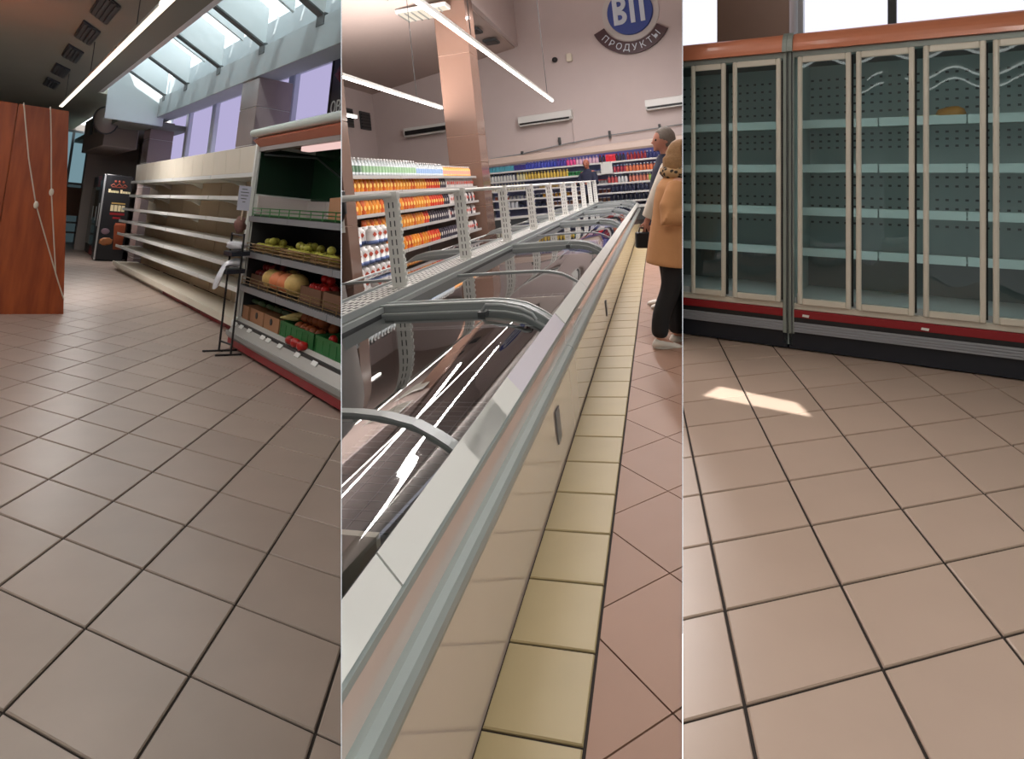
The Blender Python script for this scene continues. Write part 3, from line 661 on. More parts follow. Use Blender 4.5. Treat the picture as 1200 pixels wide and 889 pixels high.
# cartons, crates
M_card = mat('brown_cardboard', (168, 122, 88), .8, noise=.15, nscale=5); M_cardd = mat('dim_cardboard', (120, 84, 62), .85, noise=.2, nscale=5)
M_gcr = mat('green_crate', (44, 112, 60), .45, noise=.1)
def carton(label, s, t, z, w_, d_, h_, m_=None, hole=False, cat='box', group=None, flap=0):
    c = thing('cardboard_box', label, cat, W1, (s, t, z), group=group); e = .008; hw, hd = w_/2, d_/2
    for nm, q in (('front', (-hd, -hw, 0, -hd+e, hw, h_)), ('rear', (hd-e, -hw, 0, hd, hw, h_)), ('side', (-hd+e, -hw, 0, hd-e, -hw+e, h_)), ('side', (-hd+e, hw-e, 0, hd-e, hw, h_)), ('bottom', (-hd+e, -hw+e, 0, hd-e, hw-e, e))):
        m = MB(); m.box(*q); part(nm, m, m_ or M_card, c, cA)
    if hole:
        m = MB(); m.lathe([(.035, 0), (.035, .004)], 12); m.v = [(-hd-.001-z_, x_, y_+h_*.66) for x_, y_, z_ in m.v]; part('hand_hole', m, M_black, c, cA)
    if flap:
        m = MB(); m.hexa([(-hd, -hw, h_), (-hd, hw, h_), (-hd+.2, hw, h_+.04), (-hd+.2, -hw, h_+.04)], [(-hd, -hw, h_+.006), (-hd, hw, h_+.006), (-hd+.2, hw, h_+.046), (-hd+.2, -hw, h_+.046)]); part('flap', m, m_ or M_card, c, cA)
    return c
def crate(label, s, t, z, w_, d_, h_, group):
    c = thing('plastic_crate', label, 'crate', W1, (s, t, z), group=group); hw, hd = w_/2, d_/2
    m = MB(); m.box(-hd, -hw, 0, hd, hw, .012); part('bottom', m, M_gcr, c, cA)
    for x0 in (-hd, hd-.012):
        m = MB(); m.box(x0, -hw, 0, x0+.012, hw, .03); m.box(x0-.003, -hw, h_-.025, x0+.015, hw, h_); n = 6
        m.box(x0+.004, -hw, .03, x0+.008, hw, h_-.025)
        for k in range(n+1): y = -hw+(2*hw-.02)*k/n; m.box(x0, y, .03, x0+.012, y+.02, h_-.02)
        part('slatted_side', m, M_gcr, c, cA)
    for y0 in (-hw, hw-.012):
        m = MB(); m.box(-hd, y0, 0, hd, y0+.012, h_); part('end', m, M_gcr, c, cA)
    return c
BZ = .315
carton('cut-down brown cardboard box at the white end panel', .22, .03, BZ, .2, .34, .17, hole=False)
carton('brown cardboard box with round hand hole, nearer the white end panel', .24, -.33, BZ, .42, .36, .165, hole=True)
carton('brown cardboard box with round hand hole, next to the green crate', .24, -.79, BZ, .44, .36, .165, hole=True)
crate('green slatted crate of onions and corn next to the cardboard boxes', .25, -1.48, BZ, .86, .38, .165, 'green crates')
crate('green slatted crate in the case, nearer the partition wall', .25, -2.4, BZ, .9, .38, .165, 'green crates')
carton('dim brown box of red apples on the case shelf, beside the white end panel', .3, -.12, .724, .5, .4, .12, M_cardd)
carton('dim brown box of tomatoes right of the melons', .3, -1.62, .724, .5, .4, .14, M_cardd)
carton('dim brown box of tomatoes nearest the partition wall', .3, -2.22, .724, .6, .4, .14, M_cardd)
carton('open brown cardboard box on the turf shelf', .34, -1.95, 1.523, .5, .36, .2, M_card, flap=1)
def tray(label, s, t, z, w_, d_):
    c = thing('wicker_tray', label, 'tray', W1, (s, t, z), group='apple trays'); hw, hd = w_/2, d_/2; mt = mat('wicker', (150, 112, 70), .7)
    m = MB(); m.box(-hd, -hw, 0, hd, hw, .01); part('bottom', m, mt, c, cA)
    for k in range(3):
        m = MB(); z_ = .015+k*.025; m.tube([(-hd, -hw, z_), (-hd, hw, z_), (hd, hw, z_), (hd, -hw, z_)], .009, 5, closed=True); part('rim', m, mt, c, cA)
    return c
tray('wicker tray of yellow apples beside the white end panel', .27, -.13, 1.104, .5, .4)
tray('wicker tray of yellow apples in the middle of the shelf', .27, -1.12, 1.104, .68, .4)
tray('wicker tray of yellow apples nearest the partition wall', .27, -1.95, 1.104, .66, .4)
# produce
def fruit_mesh(name, r, mats, stem=True, seg=10):
    m = MB(); m.ball((0, 0, r), (r, r, r*.93), seg, 7)
    if stem: m.tube([(0, 0, r*1.85), (r*.1, 0, r*2.15)], r*.07, 4, mi=1)
    return m.mesh(name, mats)
M_apple = mat('yellow_apple', (196, 190, 84), .35, noise=.25, nscale=12, rand=.25); M_stem = mat('brown_stem', (84, 58, 34), .8)
M_tom = mat('red_tomato', (196, 34, 30), .3, rand=.3); M_rapp = mat('dark_red_apple', (120, 28, 26), .35, noise=.3, nscale=10, rand=.3)
M_melon = mat('netted_melon', (214, 178, 108), .6, noise=.5, nscale=26, rand=.2, bump=.4); M_melr = mat('blush_melon', (220, 130, 84), .5, noise=.4, nscale=14)
M_cuc = mat('dark_green_courgette', (62, 88, 52), .45, noise=.5, nscale=14, rand=.4)
M_onion = mat('brown_onion', (160, 84, 44), .45, noise=.4, nscale=10, rand=.5); M_corn = mat('pale_corn_husk', (206, 186, 120), .6, noise=.3, nscale=20)
def heap(name, me, label, cat, group, layers, rz_rand=True):
    """layers: one list of rows per layer, front row first; each row is a list of (s, t, z)"""
    for li, rows_ in enumerate(layers):
        for ri, row in enumerate(rows_):
            q = 0
            for s, t, z in sorted(row, key=lambda c: -c[1]):
                M = XF(W1, (s+random.uniform(-.008, .008), t+random.uniform(-.008, .008), z), random.uniform(0, 6) if rz_rand else 0)
                (co, no), sg = CUT['A-']
                if (M.translation-co).dot(no)*sg < -.05:
                    inst(name, me, '%s%s, %s row, %s from the left' % (label, ', %s layer' % ('lower', 'upper')[li] if len(layers) > 1 else '', nth(ri) if ri else 'front', nth(q)), cat, M, group); q += 1
ap = fruit_mesh('apple', .045, [M_apple, M_stem])
for t0, n, where in ((-.13, 4, 'beside the white end panel'), (-1.12, 5, 'in mid-shelf'), (-1.95, 5, 'nearest the partition wall')):
    heap('apple', ap, 'yellow apple, tray %s' % where, 'apple', 'yellow apples in the tray %s' % where, [[[(.13+.115*r, t0+(k-(n-1)/2)*.112+random.uniform(-.012, .012), 1.115) for k in range(n)] for r in range(3)], [[(.19+.115*r+random.uniform(-.02, .02), t0+(k-(n-3)/2)*.13+random.uniform(-.02, .02), 1.182+random.uniform(-.01, .012)) for k in range(n-2)] for r in range(2)]])
for k, (s, t, r, m_) in enumerate(((.13, -.50, .115, M_melon), (.33, -.52, .115, M_melon), (.12, -.75, .115, M_melr), (.12, -.98, .115, M_melr), (.12, -1.22, .125, M_melon))):
    m = fruit_mesh('melon', r, [m_, M_stem], seg=14); M = XF(W1, (s, t, .727), k)
    inst('melon', m, ['netted yellow melon first from the white end panel, front row', 'netted yellow melon in the row behind, by the box of red apples', 'orange blushed melon second in the front row', 'orange blushed melon third in the front row', 'large pale netted melon last in the row, beside the tomato box'][k], 'melon', M, 'melons')
tm = fruit_mesh('tomato', .045, [M_tom, M_stem], seg=8); ra = fruit_mesh('apple', .05, [M_rapp, M_stem], seg=8)
heap('apple', ra, 'dark red apple in the dim box', 'apple', 'dark red apples', [[[(.17+.12*r, -.29+k*.115, .80) for k in range(4)] for r in range(3)], [[(.22+.11*r, -.25+k*.115, .88) for k in range(3)] for r in range(2)]])
heap('tomato', tm, 'red tomato right of the melons', 'tomato', 'tomatoes right of the melons', [[[(.17+.1*r, -1.80+k*.095, .82) for k in range(4)] for r in range(3)], [[(.25, -1.73, .90), (.26, -1.55, .9)]]])
heap('tomato', tm, 'red tomato in the box nearest the partition', 'tomato', 'tomatoes nearest the partition wall', [[[(.17+.1*r, -2.44+k*.095, .84) for k in range(5)] for r in range(3)], [[(.22, -2.38+k*.095, .915) for k in range(4)]]])
cu = MB(); cu.tube([(0, -.11, .028), (0.004, -.09, .03), (.008, 0, .03), (.004, .09, .03), (0, .115, .028)], [.012, .026, .03, .027, .012], 8); cu = cu.mesh('courgette', M_cuc)
heap('courgette', cu, 'dark green courgette above the boxes', 'courgette', 'courgettes', [[[(.16+.11*r, .06-k*.25, .50+.05*r) for k in range(5)] for r in range(4)], [[(.22+.11*r, -.06-k*.25, .565+.035*r) for k in range(4)] for r in range(3)]], rz_rand=False)
on = fruit_mesh('onion', .055, [M_onion, M_stem], seg=8)
heap('onion', on, 'brown onion in the green crate', 'onion', 'onions in the crate', [[[(.16+.12*r, -1.82+k*.125, .40+.05*r) for k in range(5)] for r in range(3)], [[(.2+.12*r, -1.75+k*.125, .5+.04*r) for k in range(4)] for r in range(2)]])
co_ = MB(); co_.tube([(0, -.1, .03), (0, -.06, .035), (0, .05, .03), (0, .13, .02)], [.015, .033, .026, .008], 8); co_ = co_.mesh('corn_cob', M_corn)
for k, (s_, t_, z_, a) in enumerate(((.13, -1.13, .485, .5), (.2, -1.2, .52, 1.1), (.3, -1.15, .55, -.4))):
    inst('corn_cob', co_, 'pale corn cob in the green crate, %s' % ['nearest the box with the hand hole', 'middle one', 'rearmost and highest'][k], 'corn', XF(W1, (s_, t_, z_), a), 'corn cobs')
M_pep = mat('red_pepper', (170, 34, 30), .3, rand=.3)
pe = MB(); pe.lathe([(.01, 0), (.03, .008), (.042, .05), (.045, .08), (.03, .098), (.012, .09)], 10); pe.v = [(x_, z_-.05, y_+.042) for x_, y_, z_ in pe.v]; pe = pe.mesh('pepper', M_pep)
for k, t_ in enumerate((-1.52, -1.66, -1.82)):
    inst('pepper', pe, 'red pepper lying on the base rail before the green crates, %s' % ['first from the left', 'middle one', 'last one'][k], 'pepper', XF(W1, (.0, t_, .318), .4*k), 'red peppers')
heap('tomato', tm, 'red tomato in the green crate nearest the partition', 'tomato', 'tomatoes in the crate', [[[(.14+.1*r, -2.65+k*.1, .42) for k in range(6)] for r in range(3)]])

#==================================================================  LEFT HALL: BAG STAND, SIGN, POSTER
st_ = thing('bag_stand', 'black metal stand holding plastic bag rolls in front of the shelving', 'stand', W1, (-.2, -.2, 0))
def bx(x0, y0, z0, x1, y1, z1): m = MB(); m.box(x0, y0, z0, x1, y1, z1); return m
def bar(p, q, r=.011): m = MB(); m.tube([p, q], r, 6); return m
part('foot', bar((-.19, .12, .015), (.17, .12, .015), .013), M_black, st_); part('foot', bar((-.13, -.14, .015), (.14, -.14, .015), .013), M_black, st_)
part('post', bar((-.02, .12, .015), (-.03, .12, 1.30)), M_black, st_); part('post', bar((.03, -.14, .015), (.02, -.14, 1.30)), M_black, st_)
part('crossbar', bar((-.02, .12, .12), (.03, -.14, .12)), M_black, st_); part('crossbar', bar((-.03, .12, 1.28), (.02, -.14, 1.28)), M_black, st_)
for z, dx in ((1.05, -.02), (.86, -.05)):
    m = MB(); m.hexa([(dx-.07, -.16, z), (dx+.12, -.16, z+.02), (dx+.12, .14, z+.02), (dx-.07, .14, z)], [(dx-.07, -.16, z+.045), (dx+.12, -.16, z+.065), (dx+.12, .14, z+.065), (dx-.07, .14, z+.045)]); part('bag_holder', m, mat('navy_tray', (26, 32, 44), .4), st_)
M_bag = mat('thin_white_plastic', (214, 214, 220), .35, noise=.15, nscale=18, bump=.6)
def crumple(c, r, seed):
    random.seed(seed); m = MB(); m.ball(c, r, 12, 8, jit=.22); return m
single('plastic_bag', crumple((0, 0, .05), (.10, .12, .045), 3), M_bag, 'crumpled white plastic bags on the upper tray of the bag stand', 'bag', W1, (-.2, -.2, 1.115))
random.seed(4); m = MB()
rings = []
for k, (x, z, r1, r2) in enumerate(((.05, .05, .06, .05), (-.04, .055, .07, .05), (-.11, .02, .06, .045), (-.15, -.08, .05, .04), (-.17, -.17, .055, .03), (-.18, -.22, .04, .02))):
    rings.append([(x+r1*.6*math.cos(a)*random.uniform(.8, 1.2), -.02+r1*1.4*math.sin(a)*random.uniform(.8, 1.2), z+r2*math.cos(a)) for a in [2*PI*q/10 for q in range(10)]])
m.loft(rings); single('plastic_bag', m, M_bag, 'white plastic bag drooping over the lower tray of the bag stand', 'bag', W1, (-.2, -.2, .93))
random.seed(11)
sg_ = thing('paper_notice', 'white printed paper notice hanging at the edge of the produce case', 'notice', W1, (-.19, -.2, 1.42))
part('sheet', bx(-.06, -.003, .13, .07, .003, .40), mat('notice_paper', (196, 198, 214), .7), sg_)
m = MB()
for q, (a, b) in enumerate(((-.03, .03), (-.04, .05), (-.035, .045), (-.03, .03), (-.01, .02))): m.box(a, -.005, .36-q*.035, b, -.003, .368-q*.035)
part('printed_lines', m, M_dgrey, sg_)
part('string', bar((0, 0, 0), (.005, 0, .13), .006), M_cord, sg_)
single('net_bag', crumple((0, 0, .09), (.06, .08, .09), 8), mat('reddish_net', (120, 84, 76), .7, noise=.8, nscale=30), 'reddish net pack hanging below the paper notice', 'bag', W1, (-.18, -.15, 1.3))
ps = thing('advertising_poster', 'dark framed poster with pale letters hanging in front of the lavender panes', 'poster', W1, (1.55, 1.56, 3.0))
m = MB(); m.box(-.02, -1.2, .06, .02, .32, 1.0); part('board', m, mat('poster_dark', (44, 30, 28), .4, noise=.9, nscale=4), ps, cA)
m = MB(); m.box(-.03, -1.2, .0, .03, .36, .06); m.box(-.03, .32, .0, .03, .36, 1.06); m.box(-.03, -1.2, 1.0, .03, .36, 1.06); part('frame', m, M_black, ps, cA)
m = MB(); m.ball((-.022, -.1, .72), (.008, .34, .16), 12, 6, jit=.2); part('picture', m, mat('poster_red', (130, 30, 40), .4, noise=.7, nscale=12), ps, cA)
me = text_mesh('ОВОЩИ', .26, .004); me.materials.clear(); me.materials.append(M_white); o = bpy.data.objects.new('lettering', me)
mxp = Matrix.Translation((-.024, -.24, .20)) @ Matrix.Rotation(-PI/2, 4, 'Z') @ Matrix.Rotation(PI/2, 4, 'X'); finish(me, root_mw(ps) @ mxp, cA, normals=False); link(o, ps); o.matrix_basis = mxp
#==================================================================  RIGHT HALL: GLASS-DOOR FREEZERS
cB = ('B+',)
M_champ = mat('champagne_aluminium', (212, 206, 192), .35, .1, noise=.05)
M_corn3 = mat('orange_cornice', (206, 126, 92), .3, noise=.05, coat=.3)
M_gmet = mat('grey_green_metal', (140, 148, 142), .4, .3)
M_frint = mat('freezer_liner', (150, 166, 165), .5, noise=.06)
M_dglass = glass('door_glass', (.80, .88, .87), base=.07, power=3.0, rough=.015, strength=.8)
M_fshelf = mat('freezer_shelf', (176, 190, 190), .4)
M_slat = mat('grey_slat', (148, 150, 156), .4, noise=.04)
def freezer(label, x0, x1, doors, post):
    f = thing('glass_door_freezer', label, 'freezer', W3, ((x0+x1)/2, .4, 0)); cx = (x0+x1)/2
    def b(nm, X0, Y0, Z0, X1, Y1, Z1, m, par=f, c=0, kind=None):
        q = MB()
        if c: q.cbox(X0-cx, Y0-.4, Z0, X1-cx, Y1-.4, Z1, c)
        else: q.box(X0-cx, Y0-.4, Z0, X1-cx, Y1-.4, Z1)
        return part(nm, q, m, par, cB, kind=kind)
    # liner: back, top, floor, ends
    bk = b('back_panel', x0, .78, .4, x1, .82, 2.5, M_frint)
    q = MB()
    for z in [1.02+.075*k for k in range(4)]+[1.36+.075*k for k in range(3)]+[1.70+.06*k for k in range(3)]+[2.02+.075*k for k in range(5)]:
        n = int((x1-x0)/.07)
        for k in range(n): q.box(x0+.04+k*.07-cx, .775-.4, z, x0+.064+k*.07-cx, .781-.4, z+.018)
    part('perforation', q, M_dgrey, bk, cB, kind='stuff')
    b('top_panel', x0, .02, 2.46, x1, .82, 2.52, mat('freezer_roof', (52, 58, 58), .5)); b('inner_floor', x0, .03, .38, x1, .78, .45, mat('pale_liner', (176, 182, 184), .4))
    for xx in (x0, x1-.03): b('end_wall', xx, .02, .05, xx+.03, .82, 2.5, M_frint)
    q = MB(); n = int((x1-x0)/.06)
    for k in range(n): q.box(x0+.03+k*.06-cx, .70-.4, .66, x0+.06+k*.06-cx, .704-.4, .74)
    q.box(x0+.02-cx, .704-.4, .45, x1-.02-cx, .72-.4, .78); part('air_grille', q, mat('grille_dark', (96, 104, 104), .5), f, cB, kind='stuff')
    for z in (.80, 1.15, 1.52, 1.90):
        sh = b('shelf', x0+.03, .32, z-.02, x1-.03, .76, z, M_frint)
        n = 3; wd = (x1-x0-.08)/n
        for k in range(n): b('price_rail', x0+.04+k*wd, .30, z-.035, x0+.04+(k+1)*wd-.012, .32, z+.035, M_fshelf, sh)
    # lower front
    b('sill', x0, .0, .35, x1, .08, .40, M_champ, c=.008)
    b('red_strip', x0, -.012, .285, x1, .05, .348, M_red, c=.006)
    b('black_strip', x0, -.005, .245, x1, .05, .285, M_black)
    for k in range(4): b('slat', x0, -.016, .165+k*.021, x1, .05, .183+k*.021, M_slat, c=.004)
    b('plinth', x0+.005, .02, .02, x1-.005, .7, .165, mat('navy_plinth', (22, 26, 36), .5, noise=.2)); 
    for xx in (x0+.1, (x0+x1)/2, x1-.16): b('foot', xx, .06, 0, xx+.06, .12, .02, M_rubber)
    # head rail and rounded orange cornice
    b('head_rail', x0, -.005, 2.44, x1, .08, 2.49, M_gmet, c=.008)
    q = MB(); q.prism([(x0-cx, .02+.09*(1-math.cos(a))-.06-.4, 2.49+.155*math.sin(a)) for a in [PI/2*k/7 for k in range(8)]]+[(x0-cx, .5-.4, 2.645), (x0-cx, .5-.4, 2.49)], (x1-x0, 0, 0)); part('cornice', q, M_corn3, f, cB)
    if post:
        p0, p1 = post
        for a, c_ in ((p0, p0+.028), (p0+.03, p0+.046), (p0+.048, p1)): b('joint_post', a, -.02, .15, c_, .05, 2.5, M_gmet if c_ != p0+.046 else M_dgrey, c=.003)
        q = MB(); q.prism([(p0-cx, .015+.10*(1-math.cos(a))-.075-.4, 2.485+.17*math.sin(a)) for a in [PI/2*k/7 for k in range(8)]]+[(p0-cx, .5-.4, 2.655), (p0-cx, .5-.4, 2.485)], (p1-p0, 0, 0)); part('cornice_joint', q, M_gmet, f, cB)
    for a, c_ in doors:
        fw = .038; ht0, ht1 = .40, 2.44
        q = MB(); q.cbox(a-cx, -.03-.4, ht0, a+fw-cx, .0-.4, ht1, .01); d = part('door', q, M_champ, f, cB)
        if d is None: continue
        def fr(nm, X0, Z0, X1, Z1):
            q = MB(); q.cbox(X0-cx, -.03-.4, Z0, X1-cx, -.4, Z1, .008); part(nm, q, M_champ, d, cB)
        fr('frame_side', c_-fw, ht0, c_, ht1); fr('frame_rail', a+fw, ht0, c_-fw, ht0+.05); fr('frame_rail', a+fw, ht1-.05, c_-fw, ht1)
        # slightly bowed pane
        q = MB(); n = 8; m_ = 10; vs = []; fs = []
        for i in range(n+1):
            for j in range(m_+1):
                u, v = i/n, j/m_; vs.append((a+fw+(c_-a-2*fw)*u-cx, -.018+.009*math.sin(PI*u)*math.sin(PI*v)-.4, ht0+.05+(ht1-ht0-.1)*v))
        for i in range(n):
            for j in range(m_): fs.append((i*(m_+1)+j, (i+1)*(m_+1)+j, (i+1)*(m_+1)+j+1, i*(m_+1)+j+1))
        q.add(vs, fs, 0, True); part('pane', q, M_dglass, d, cB)
        q = MB(); q.cbox(c_-.024-cx, .045-.4, .5, c_-.004-cx, .065-.4, 2.38, .004); part('fill_tube', q, emitter('freezer_fill_glow', (205, 235, 232), 4.0), d, cB)  # added glow hidden behind the door frame to brighten the case
        q = MB(); q.box(c_-.006-cx, -.005-.4, .42, c_+.012-cx, .03-.4, 2.42); part('gasket', q, M_rubber, d, cB)
    return f
freezer('glass-door freezer left of the joint post, with two and a half narrow doors', -.8, .905, [(-.73, -.36), (-.33, .045), (.085, .395), (.455, .855)], (.87, .905))
freezer('glass-door freezer right of the joint post, with four tall doors', .907, 2.80, [(.985, 1.385), (1.42, 1.82), (1.875, 2.265), (2.305, 2.75)], (.907, .95))
pk = MB(); pk.ball((0, 0, .06), (.10, .07, .06), 10, 6, jit=.15); single('frozen_packet', pk, mat('orange_packet', (206, 140, 56), .5, noise=.4, nscale=14), 'orange frozen packet on an upper freezer shelf behind the third door from the joint post', 'packet', W3, (2.05, .52, 1.9))
pk = MB(); pk.cbox(-.13, -.08, 0, .13, .08, .05, .01); single('frozen_packet', pk, mat('pale_packet', (190, 196, 170), .5), 'flat pale packet left of the orange packet on the freezer shelf', 'packet', W3, (1.83+.0, .52, 1.9))
for k, x in enumerate((1.02, 1.86)):
    st = MB(); st.hexa([(x, -.018, .33), (x+.05, -.018, .325), (x+.055, -.018, .345), (x+.005, -.018, .348)], [(x, -.014, .33), (x+.05, -.014, .325), (x+.055, -.014, .345), (x+.005, -.014, .348)]); st.map(lambda a, b_, c_: (a-x, b_+.016, c_-.33))
    single('paper_sticker', st, M_white, 'small white sticker on the red strip, %s' % ['by the joint post', 'under the third door from the joint post'][k], 'sticker', W3, (x, -.016-.0, .30))

#==================================================================  RIGHT HALL: SHELL
mb = MB(); mb.box(-3, 1.25, -.05, 5, 1.4, 2.75); struct('wall_behind_freezers', mb, M_wallg, W3, cB, 'wall below the bright windows behind the freezers')
win3 = bpy.data.objects.new('window_3', None); win3['kind'] = 'structure'; win3['label'] = 'bright white windows above the freezers'; win3['category'] = 'window'; link(win3, None, W3)
M_wpane = emitter('bright_daylight_pane', (240, 240, 255), 1.15)
for a, b_ in ((-1.5, .02), (.79, 1.53), (1.6, 2.68), (2.75, 4.2)):
    m = MB(); m.box(a, 1.32, 2.75, b_, 1.34, 5.2); part('pane', m, M_wpane, win3, cB)
for a, b_ in ((1.53, 1.60), (2.68, 2.75), (.74, .79)):
    m = MB(); m.box(a, 1.24, 2.75, b_, 1.36, 5.2); part('mullion', m, M_dgrey if a > 1 else M_frame, win3, cB)
tiled_column('brown tiled column standing above the left freezer', .02, .72, .95, 1.6, 0, 5.2, [2.0, 3.6], W3, cB, m=mat('brown_column_tile', (158, 128, 112), .35, noise=.08))
# strip lamps out over the floor; the door panes mirror them
for k, (y, x0, x1, z) in enumerate(((-4.3, -.2, 4.6, 2.95), (-6.7, -3.4, 4.4, 2.95), (-8.6, -3.4, 4.0, 2.95))):
    strip_lamp('strip lamp over the right hall, mirrored in the freezer doors, %s from them' % ['nearest', 'second', 'farthest'][k], W3 @ RZ(-PI/2), -y, x0, x1, z, (), zc=4.5, wdt=.08, hang=(x0+.5, x1-.5), em=emitter('lamp_diffuser_right', (236, 244, 240), 4.0))
#==================================================================  MIDDLE HALL: SHELL
cM = ('A+', 'B-'); cAp = ('A+',)
A8 = -0.1435     # turn of the back wall
def kbase(s, t): x, y = K(s, t); return (x, y, 0)
def SK(mb, s0, t0, z0=0):
    bx_, by_ = K(s0, t0); return mb.map(lambda s, t, z: (0.99*s-bx_, t-0.143*s-by_, z-z0))
def kpart(nm, mb, m, par, s0, t0, z0=0, cuts=cM, **kw): return part(nm, SK(mb, s0, t0, z0), m, par, cuts, **kw)
mb = MB(); mb.box(-12, 24, -.05, 8, 24.25, 11); SK(mb, 0, 0); struct('wall_back', mb, M_wallp, W2, cM, 'pinkish plaster end wall of the freezer hall')
mb = MB(); mb.box(-11.3, -2, -.05, -11.1, 24, 7); SK(mb, 0, 0); struct('wall_side', mb, M_wallp, W2, cM, 'pinkish plaster side wall with two square vents')
mb = MB(); mb.prism([(-11.3, -1, 6.35), (-4.35, -1, 7.25), (-4.35, -1, 7.5), (-11.3, -1, 6.6)], (0, 25, 0)); SK(mb, 0, 0); struct('ceiling_middle', mb, mat('warm_ceiling', (190, 172, 164), .85, noise=.06), W2, cM, 'sloping plaster ceiling left of the lamps')
mb = MB(); mb.box(-4.35, -1, 7.3, -4.2, 24, 10.2); SK(mb, 0, 0); struct('trim_4', mb, M_wallp, W2, cM, 'tall plaster riser beside the sloping ceiling', cat='trim')
mb = MB(); mb.box(-4.3, -1, 10.1, 9, 24.2, 10.3); SK(mb, 0, 0); struct('ceiling_high', mb, M_wallp, W2, cM, 'high ceiling over the freezer aisle')
for t in (21.2, 22.9):
    v = thing('wall_vent', 'dark square vent high on the side wall, %s one' % ('nearer' if t < 22 else 'farther'), 'vent', W2, (*K(-11.08, t), 4.75))
    m = MB(); m.box(0, -.5, 0, .05, .5, .75); part('frame', m, M_dgrey, v, cM)
    for k in range(5): m = MB(); m.box(.05, -.45, .06+k*.13, .075, .45, .13+k*.13); part('louvre', m, M_black, v, cM)
for k, (s, t) in enumerate(((-5.1, 13.5), (-5.35, 15.8))):
    z_ = 7.05-.13*(-4.35-s)-.02
    l = thing('ceiling_troffer', 'louvred square ceiling lamp on the sloping ceiling, %s one' % ('nearer' if k == 0 else 'farther'), 'lamp', W2, (*K(s, t), z_))
    m = MB(); m.box(-.75, -.55, 0, .75, .55, .1); part('housing', m, M_white, l, cM)
    for q in range(7): m = MB(); m.box(-.7+q*.2, -.5, -.05, -.68+q*.2, .5, 0); part('louvre', m, M_alu, l, cM)
    m = MB(); m.box(-.7, -.5, -.01, .7, .5, -.002); part('diffuser', m, emitter('troffer_light', (255, 240, 220), 1.0), l, cM)
for k, (s, t) in enumerate(((-4.9, 19.5), (-4.75, 21.5))):
    v = thing('ceiling_vent', 'small dark vent at the edge of the sloping ceiling, %s one' % ('nearer' if k == 0 else 'farther'), 'vent', W2, (*K(s, t), 7.12-.07))
    m = MB(); m.box(-.25, -.35, 0, .25, .35, .08); part('frame', m, M_dgrey, v, cM)
    m = MB(); m.box(-.2, -.3, -.02, .2, .3, 0); part('grid', m, M_black, v, cM)
M_brown = mat('brown_gloss_tile', (124, 97, 84), .16, noise=.06, nscale=2, rand=.05, coat=.3); M_pjoint = mat('pale_joint', (214, 184, 166), .6)
def kcolumn(label, s0, s1, t0, t1, z1, zs):
    x, y = K((s0+s1)/2, (t0+t1)/2); hx, hy = .495*(s1-s0), (t1-t0)/2
    return tiled_column(label, x-hx, x+hx, y-hy, y+hy, 0, z1, zs, W2, cM, m=M_brown, core=M_pjoint)
kcolumn('tall brown glossy tiled column rising past the lamps', -5.12, -4.17, 15.85, 16.75, 9.9, [1.2, 2.45, 3.25, 5.6, 7.6])
kcolumn('brown tiled column at the left edge with a dark red sign', -3.65, -3.08, 4.95, 5.25, 6.9, [1.3, 2.6, 4.0])
ps = thing('wall_sign', 'small dark red sign with white marks on the brown column at the left', 'sign', W2, (*K(-3.29, 4.93), 1.85))
m = MB(); m.cbox(-.3, -.02, 0, .215, 0, .24, .006); part('plate', m, mat('sign_maroon', (70, 30, 36), .5), ps, cM)
for q in range(3):
    m = MB(); m.box(.05, -.026, .025+q*.075, .19, -.02, .07+q*.075); part('marking', m, M_white, ps, cM)
ph = thing('wall_telephone', 'black wall device with a white tag hung on the brown column', 'telephone', W2, (*K(-3.13, 4.93), 1.33))
m = MB(); m.cbox(-.2, -.14, .12, .1, 0, .40, .02); part('body', m, M_black, ph, cM)
m = MB(); m.tube([(.08, -.16, .38), (.13, -.18, .30), (.13, -.18, .14), (.07, -.16, .06)], [.035, .028, .028, .04], 8); part('handset', m, M_black, ph, cM)
m = MB(); m.box(-.02, -.02, -.1, .05, -.015, .07); part('tag', m, M_white, ph, cM)
# strip lamps
strip_lamp('longest strip lamp, hanging over the freezers', W2, *(lambda a: (a[0], -2.5, a[1]))(K(-1.17, 10.85)), 3.2, (), zc=10.1, wdt=.022, hang=(10.4, 5.0), em=emitter('lamp_diffuser_middle', (255, 248, 240), 16.0))
strip_lamp('strip lamp ending just left of the brown column', W2, *(lambda a: (a[0], -1.5, a[1]))(K(-3.13, 9.5)), 3.2, cAp, zc=7.3, wdt=.024, hang=(8.6, 5.3), em=MATS['lamp_diffuser_middle'])
strip_lamp('short end of a strip lamp at the left edge of the freezer hall', W2, *(lambda a: (a[0], 0, a[1]))(K(-4.72, 8.95)), 3.2, cAp, zc=7.0, wdt=.026, hang=(8.2,), em=MATS['lamp_diffuser_middle'])

